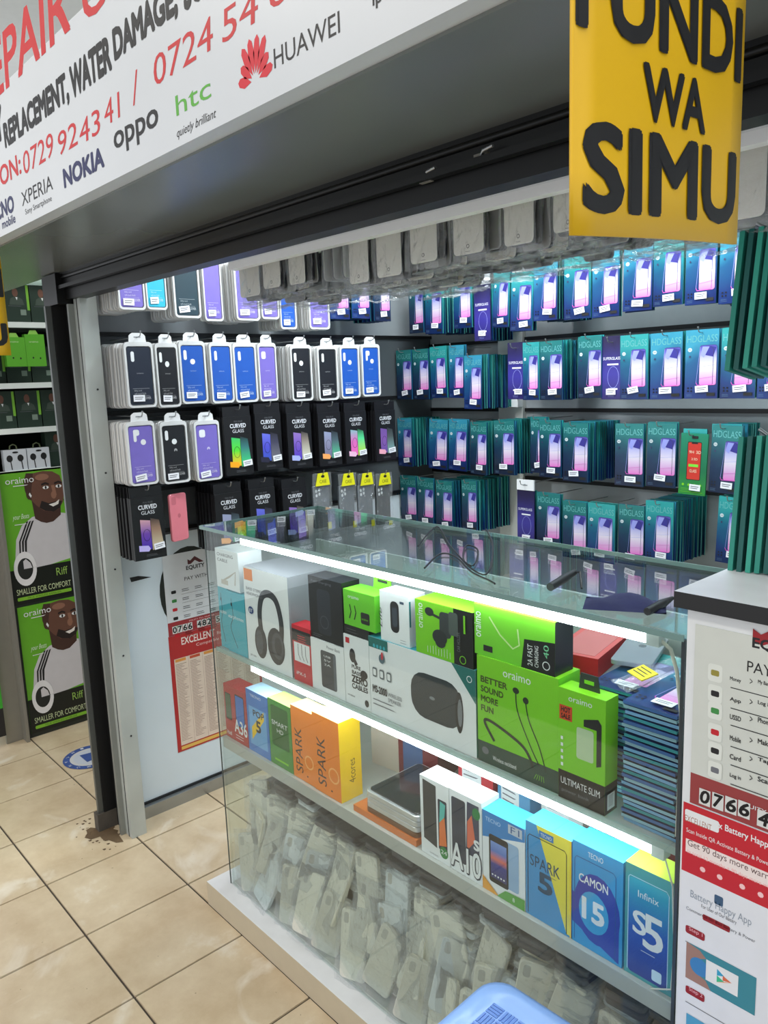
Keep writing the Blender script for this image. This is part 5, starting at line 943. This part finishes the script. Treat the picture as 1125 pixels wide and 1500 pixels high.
def man_poster(name, label, y0, y1, z0, z1):
    w, h = y1-y0, z1-z0; r_ = tag(link(name, None), label, 'poster', 'stacked earbud posters')
    b = MB(); b.box(NX-.003, y0, z0, NX, y1, z1, mat((96, 170, 40), .4), side=mat((96, 170, 40), .4)); ob('board', b, r_)
    b = MB(); P = Pr(b, lambda a, c, e: (NX+e, y0+a*w, z0+c*h), .0001)
    P.rect(0, 0, 1, 1, mat((104, 176, 44), .4)); P.rect(0, 0, 1, .27, mat((20, 26, 20), .45)); shirt = mat((206, 204, 208), .55)
    P.poly([(.12, .26), (.1, .36), (.14, .5), (.24, .6), (.4, .655), (.52, .665), (.75, .67), (.9, .65), (1, .62), (1, .3), (.6, .27)], shirt)
    for q in (0, .04, .08): P.poly([(.15+q, .27), (.165+q, .27), (.2+q*1.1, .48), (.34+q, .63), (.31+q, .625), (.175+q, .48)], ink)
    P.poly([(.44, .64), (.42, .78), (.84, .78), (.82, .645), (.7, .60), (.6, .595), (.52, .61)], skin_d)
    P.poly([(.34, .86), (.335, .93), (.38, .99), (.48, 1.03) if 0 else (.48, .985), (.62, .995), (.76, .985), (.86, .95), (.9, .88), (.9, .8), (.87, .74), (.8, .69), (.7, .675), (.58, .69), (.48, .74), (.42, .78), (.37, .8)], skin)
    P.poly([(.34, .86), (.335, .93), (.38, .99), (.48, .985), (.46, .93), (.43, .86), (.42, .78), (.37, .8)], skin_d); P.ell(.39, .83, .04, .04, skin_d); P.band([(.395, .835), (.42, .81)], .022, wt)
    P.poly([(.52, .72), (.6, .69), (.72, .675), (.82, .7), (.86, .75), (.8, .755), (.66, .745), (.56, .77)], mat((34, 24, 22)))
    P.poly([(.66, .735), (.76, .745), (.82, .765), (.8, .73), (.72, .715)], mat((236, 230, 224))); P.ell(.745, .805, .04, .03, skin_l); P.poly([(.74, .8), (.72, .88), (.77, .88), (.79, .8)], skin_l)
    for x_ in (.64, .83): P.ell(x_, .868, .045, .013, wt, 12); P.ell(x_, .868, .014, .013, black, 10); P.band([(x_-.06, .892), (x_, .902), (x_+.05, .89)], .014, mat((30, 20, 18)))
    P.ell(.6, .95, .1, .025, skin_l); P.poly([(.88, .76), (.95, .8), (1, .82), (1, .66), (.93, .68)], skin_d)
    P.text('oraimo', .08, .92, wt, w=.4, h=.045, bold=.012); P.lines(.18, .9, .24, 1, .01, wt, .006); P.text('your Beats', .12, .64, mat((220, 240, 210)), w=.24, h=.05, bold=.0, shear=.4); P.lines(.14, .61, .2, 1, .01, wt, .005)
    P.ring(.22, .27, .135, .055, mat((232, 232, 234), .5), 28, .105); P.ell(.22, .27, .11, .083, mat((30, 34, 32)), 24); P.poly([(.2, .27), (.32, .27), (.3, .31), (.24, .345), (.2, .33)], shirt)
    P.text('Riff', .66, .175, mat((150, 190, 90)), w=.17, h=.06, bold=0); P.text('SMALLER FOR COMFORT', .06, .075, mat((200, 214, 170)), w=.8, h=.045, bold=.008); P.rrect(.06, .03, .8, .026, .012, mat((130, 190, 50))); P.text('TRUE WIRELESS EARBUDS', .2, .036, mat((60, 90, 30)), w=.5, h=.014, bold=0); P.ell(.98, .13, .09, .1, mat((130, 160, 60)), 18, 90, 270); P.ell(1, .09, .04, .03, ink, 14, 90, 270)
    ob('poster_print', b, r_)
man_poster('earbud_poster', 'upper green earbud poster with smiling bald man in white shirt', .935, 1.212, .583, 1.128)
man_poster('earbud_poster', 'lower green earbud poster with bald man, resting near floor', .946, 1.222, .018, .572)
b = MB(); b.box(NX+.004, .70, .05, NX+.006, .845, .6, mat((60, 170, 50), .4)); P = Pr(b, lambda a, c, e: (NX+.006+e, a, c)); P.text('oraimo', .72, .52, wt, w=.1, h=.03, bold=0); P.rect(.70, .05, .145, .12, ink); tag(ob('green_poster', b), 'narrow green poster in front of the dull steel corner post', 'poster')
NROT = (0, 0, H90); dgreen = mat((34, 52, 42), .45); lg = mat((120, 180, 60), .4)
def dark_box_data():
    b = MB(); b.box(-.048, 0, 0, .048, .05, .15, dgreen); P = Pr(b, FRONT); P.rect(.038, .05, .01, .098, lg); P.ell(-.004, .118, .011, .017, skin); P.poly([(-.03, .07), (-.024, .094), (-.008, .102), (.006, .102), (.022, .092), (.028, .07)], mat((60, 74, 64))); P.poly([(-.004, .1), (.004, .1), (.001, .088)], wt); P.rect(.01, .03, .022, .022, mat((120, 136, 124))); P.lines(-.035, .065, .06, 1, .01, tinyink, .001); return b.data('carton')
DBX = dark_box_data()
for z, nm, n in ((1.306, 'third', 9), (1.726, 'top', 9), (1.486, 'second', 9), (1.136, 'lowest', 9)):
    for k in range(n):
        y = .99+.1*k
        if nm == 'lowest' and k < 2: continue
        tag(link('earbud_box', DBX, None, (NX-.03 if nm != 'second' else NX-.1, y, z), NROT), f'dark green earbud box with portrait, {ORD[k]} along the neighbour\'s {nm} shelf', 'box', f'dark green boxes on the {nm} neighbour shelf')
for k in range(2):
    b = MB(); b.box(-.038, 0, 0, .038, .03, .115+.012*k, mat((96, 176, 50), .4)); b.slab([(-.02, .115+.012*k), (.02, .115+.012*k), (.012, .132+.012*k), (-.012, .132+.012*k)], .012, .014, mat((150, 200, 90))); o_ = tag(ob('cable_box', b, None, (NX+.002, 1.055+.077*k, 1.552), NROT), f'bright green box hanging over the neighbour\'s shelf edge, {("short one with white handle", "taller one")[k]}', 'box')
    b = MB(); P = Pr(b, FRONT); P.text('oraimo', -.022, .094, mat((200, 230, 170)), w=.036, h=.007, bold=0); P.ell(-.012, .034, .003, .004, ink); P.ell(.016, .032, .003, .004, ink); ob('front_print', b, o_)
for k in range(2):
    b = MB(); b.box(-.044, 0, 0, .044, .03, .085, mat((200, 206, 214), .4)); b.tube([(-.014, .015, .085), (-.012, .015, .1), (0, .015, .106), (.012, .015, .1), (.014, .015, .085)], .003, mat((80, 90, 60)), 6); o_ = tag(ob('earphone_box', b, None, (NX-.01, 1.01+.092*k, 1.1365), NROT), f'white earphone box with two black buds on neighbour\'s lowest shelf, {ORD[k]} from the corner post', 'box', 'white earphone boxes across the passage')
    b = MB(); P = Pr(b, FRONT)
    for x_ in (-.022, .02): P.ell(x_, .05, .012, .014, ink); P.band([(x_+.003, .04), (x_+.006, .004)], .004, ink)
    P.ell(.002, .074, .012, .004, ink, 12); ob('front_print', b, o_)
# round blue floor sticker in the passage
A = at('Z', .001, 133, 1108); b = MB(); P = Pr(b, lambda a, c, e: (A.x+a, A.y+c, .0012+e), .0002); bl = mat((58, 84, 150), .5, var=.3); P.ell(0, 0, .105, .105, mat((206, 206, 206), .5)); P.ring(0, 0, .092, .026, bl, 32); P.ell(0, 0, .066, .066, mat((196, 202, 214)))
for k in range(14): g = 2*math.pi*k/14; P.text('SOCIALDISTANCE'[k], .092*math.cos(g)-.006, .092*math.sin(g)-.006, wt, w=.011, h=.012)
P.poly([(-.04, -.03), (.04, -.03), (.03, .02), (0, .04), (-.03, .02)], bl); tag(ob('floor_sticker', b), 'round blue and white sticker on the passage floor tiles', 'sticker')
# the corridor's lamp housings
for n_, x in (('ceiling_lamp', -1.9), ('ceiling_lamp', .3)):
    b = MB(); b.box(x-.64, -.52, 2.85, x+.64, -.18, 2.9, white); tag(ob(n_, b), 'white ceiling lamp housing over the corridor, '+('nearer the passage' if x < 0 else 'nearer the cabinet end'), 'lamp')
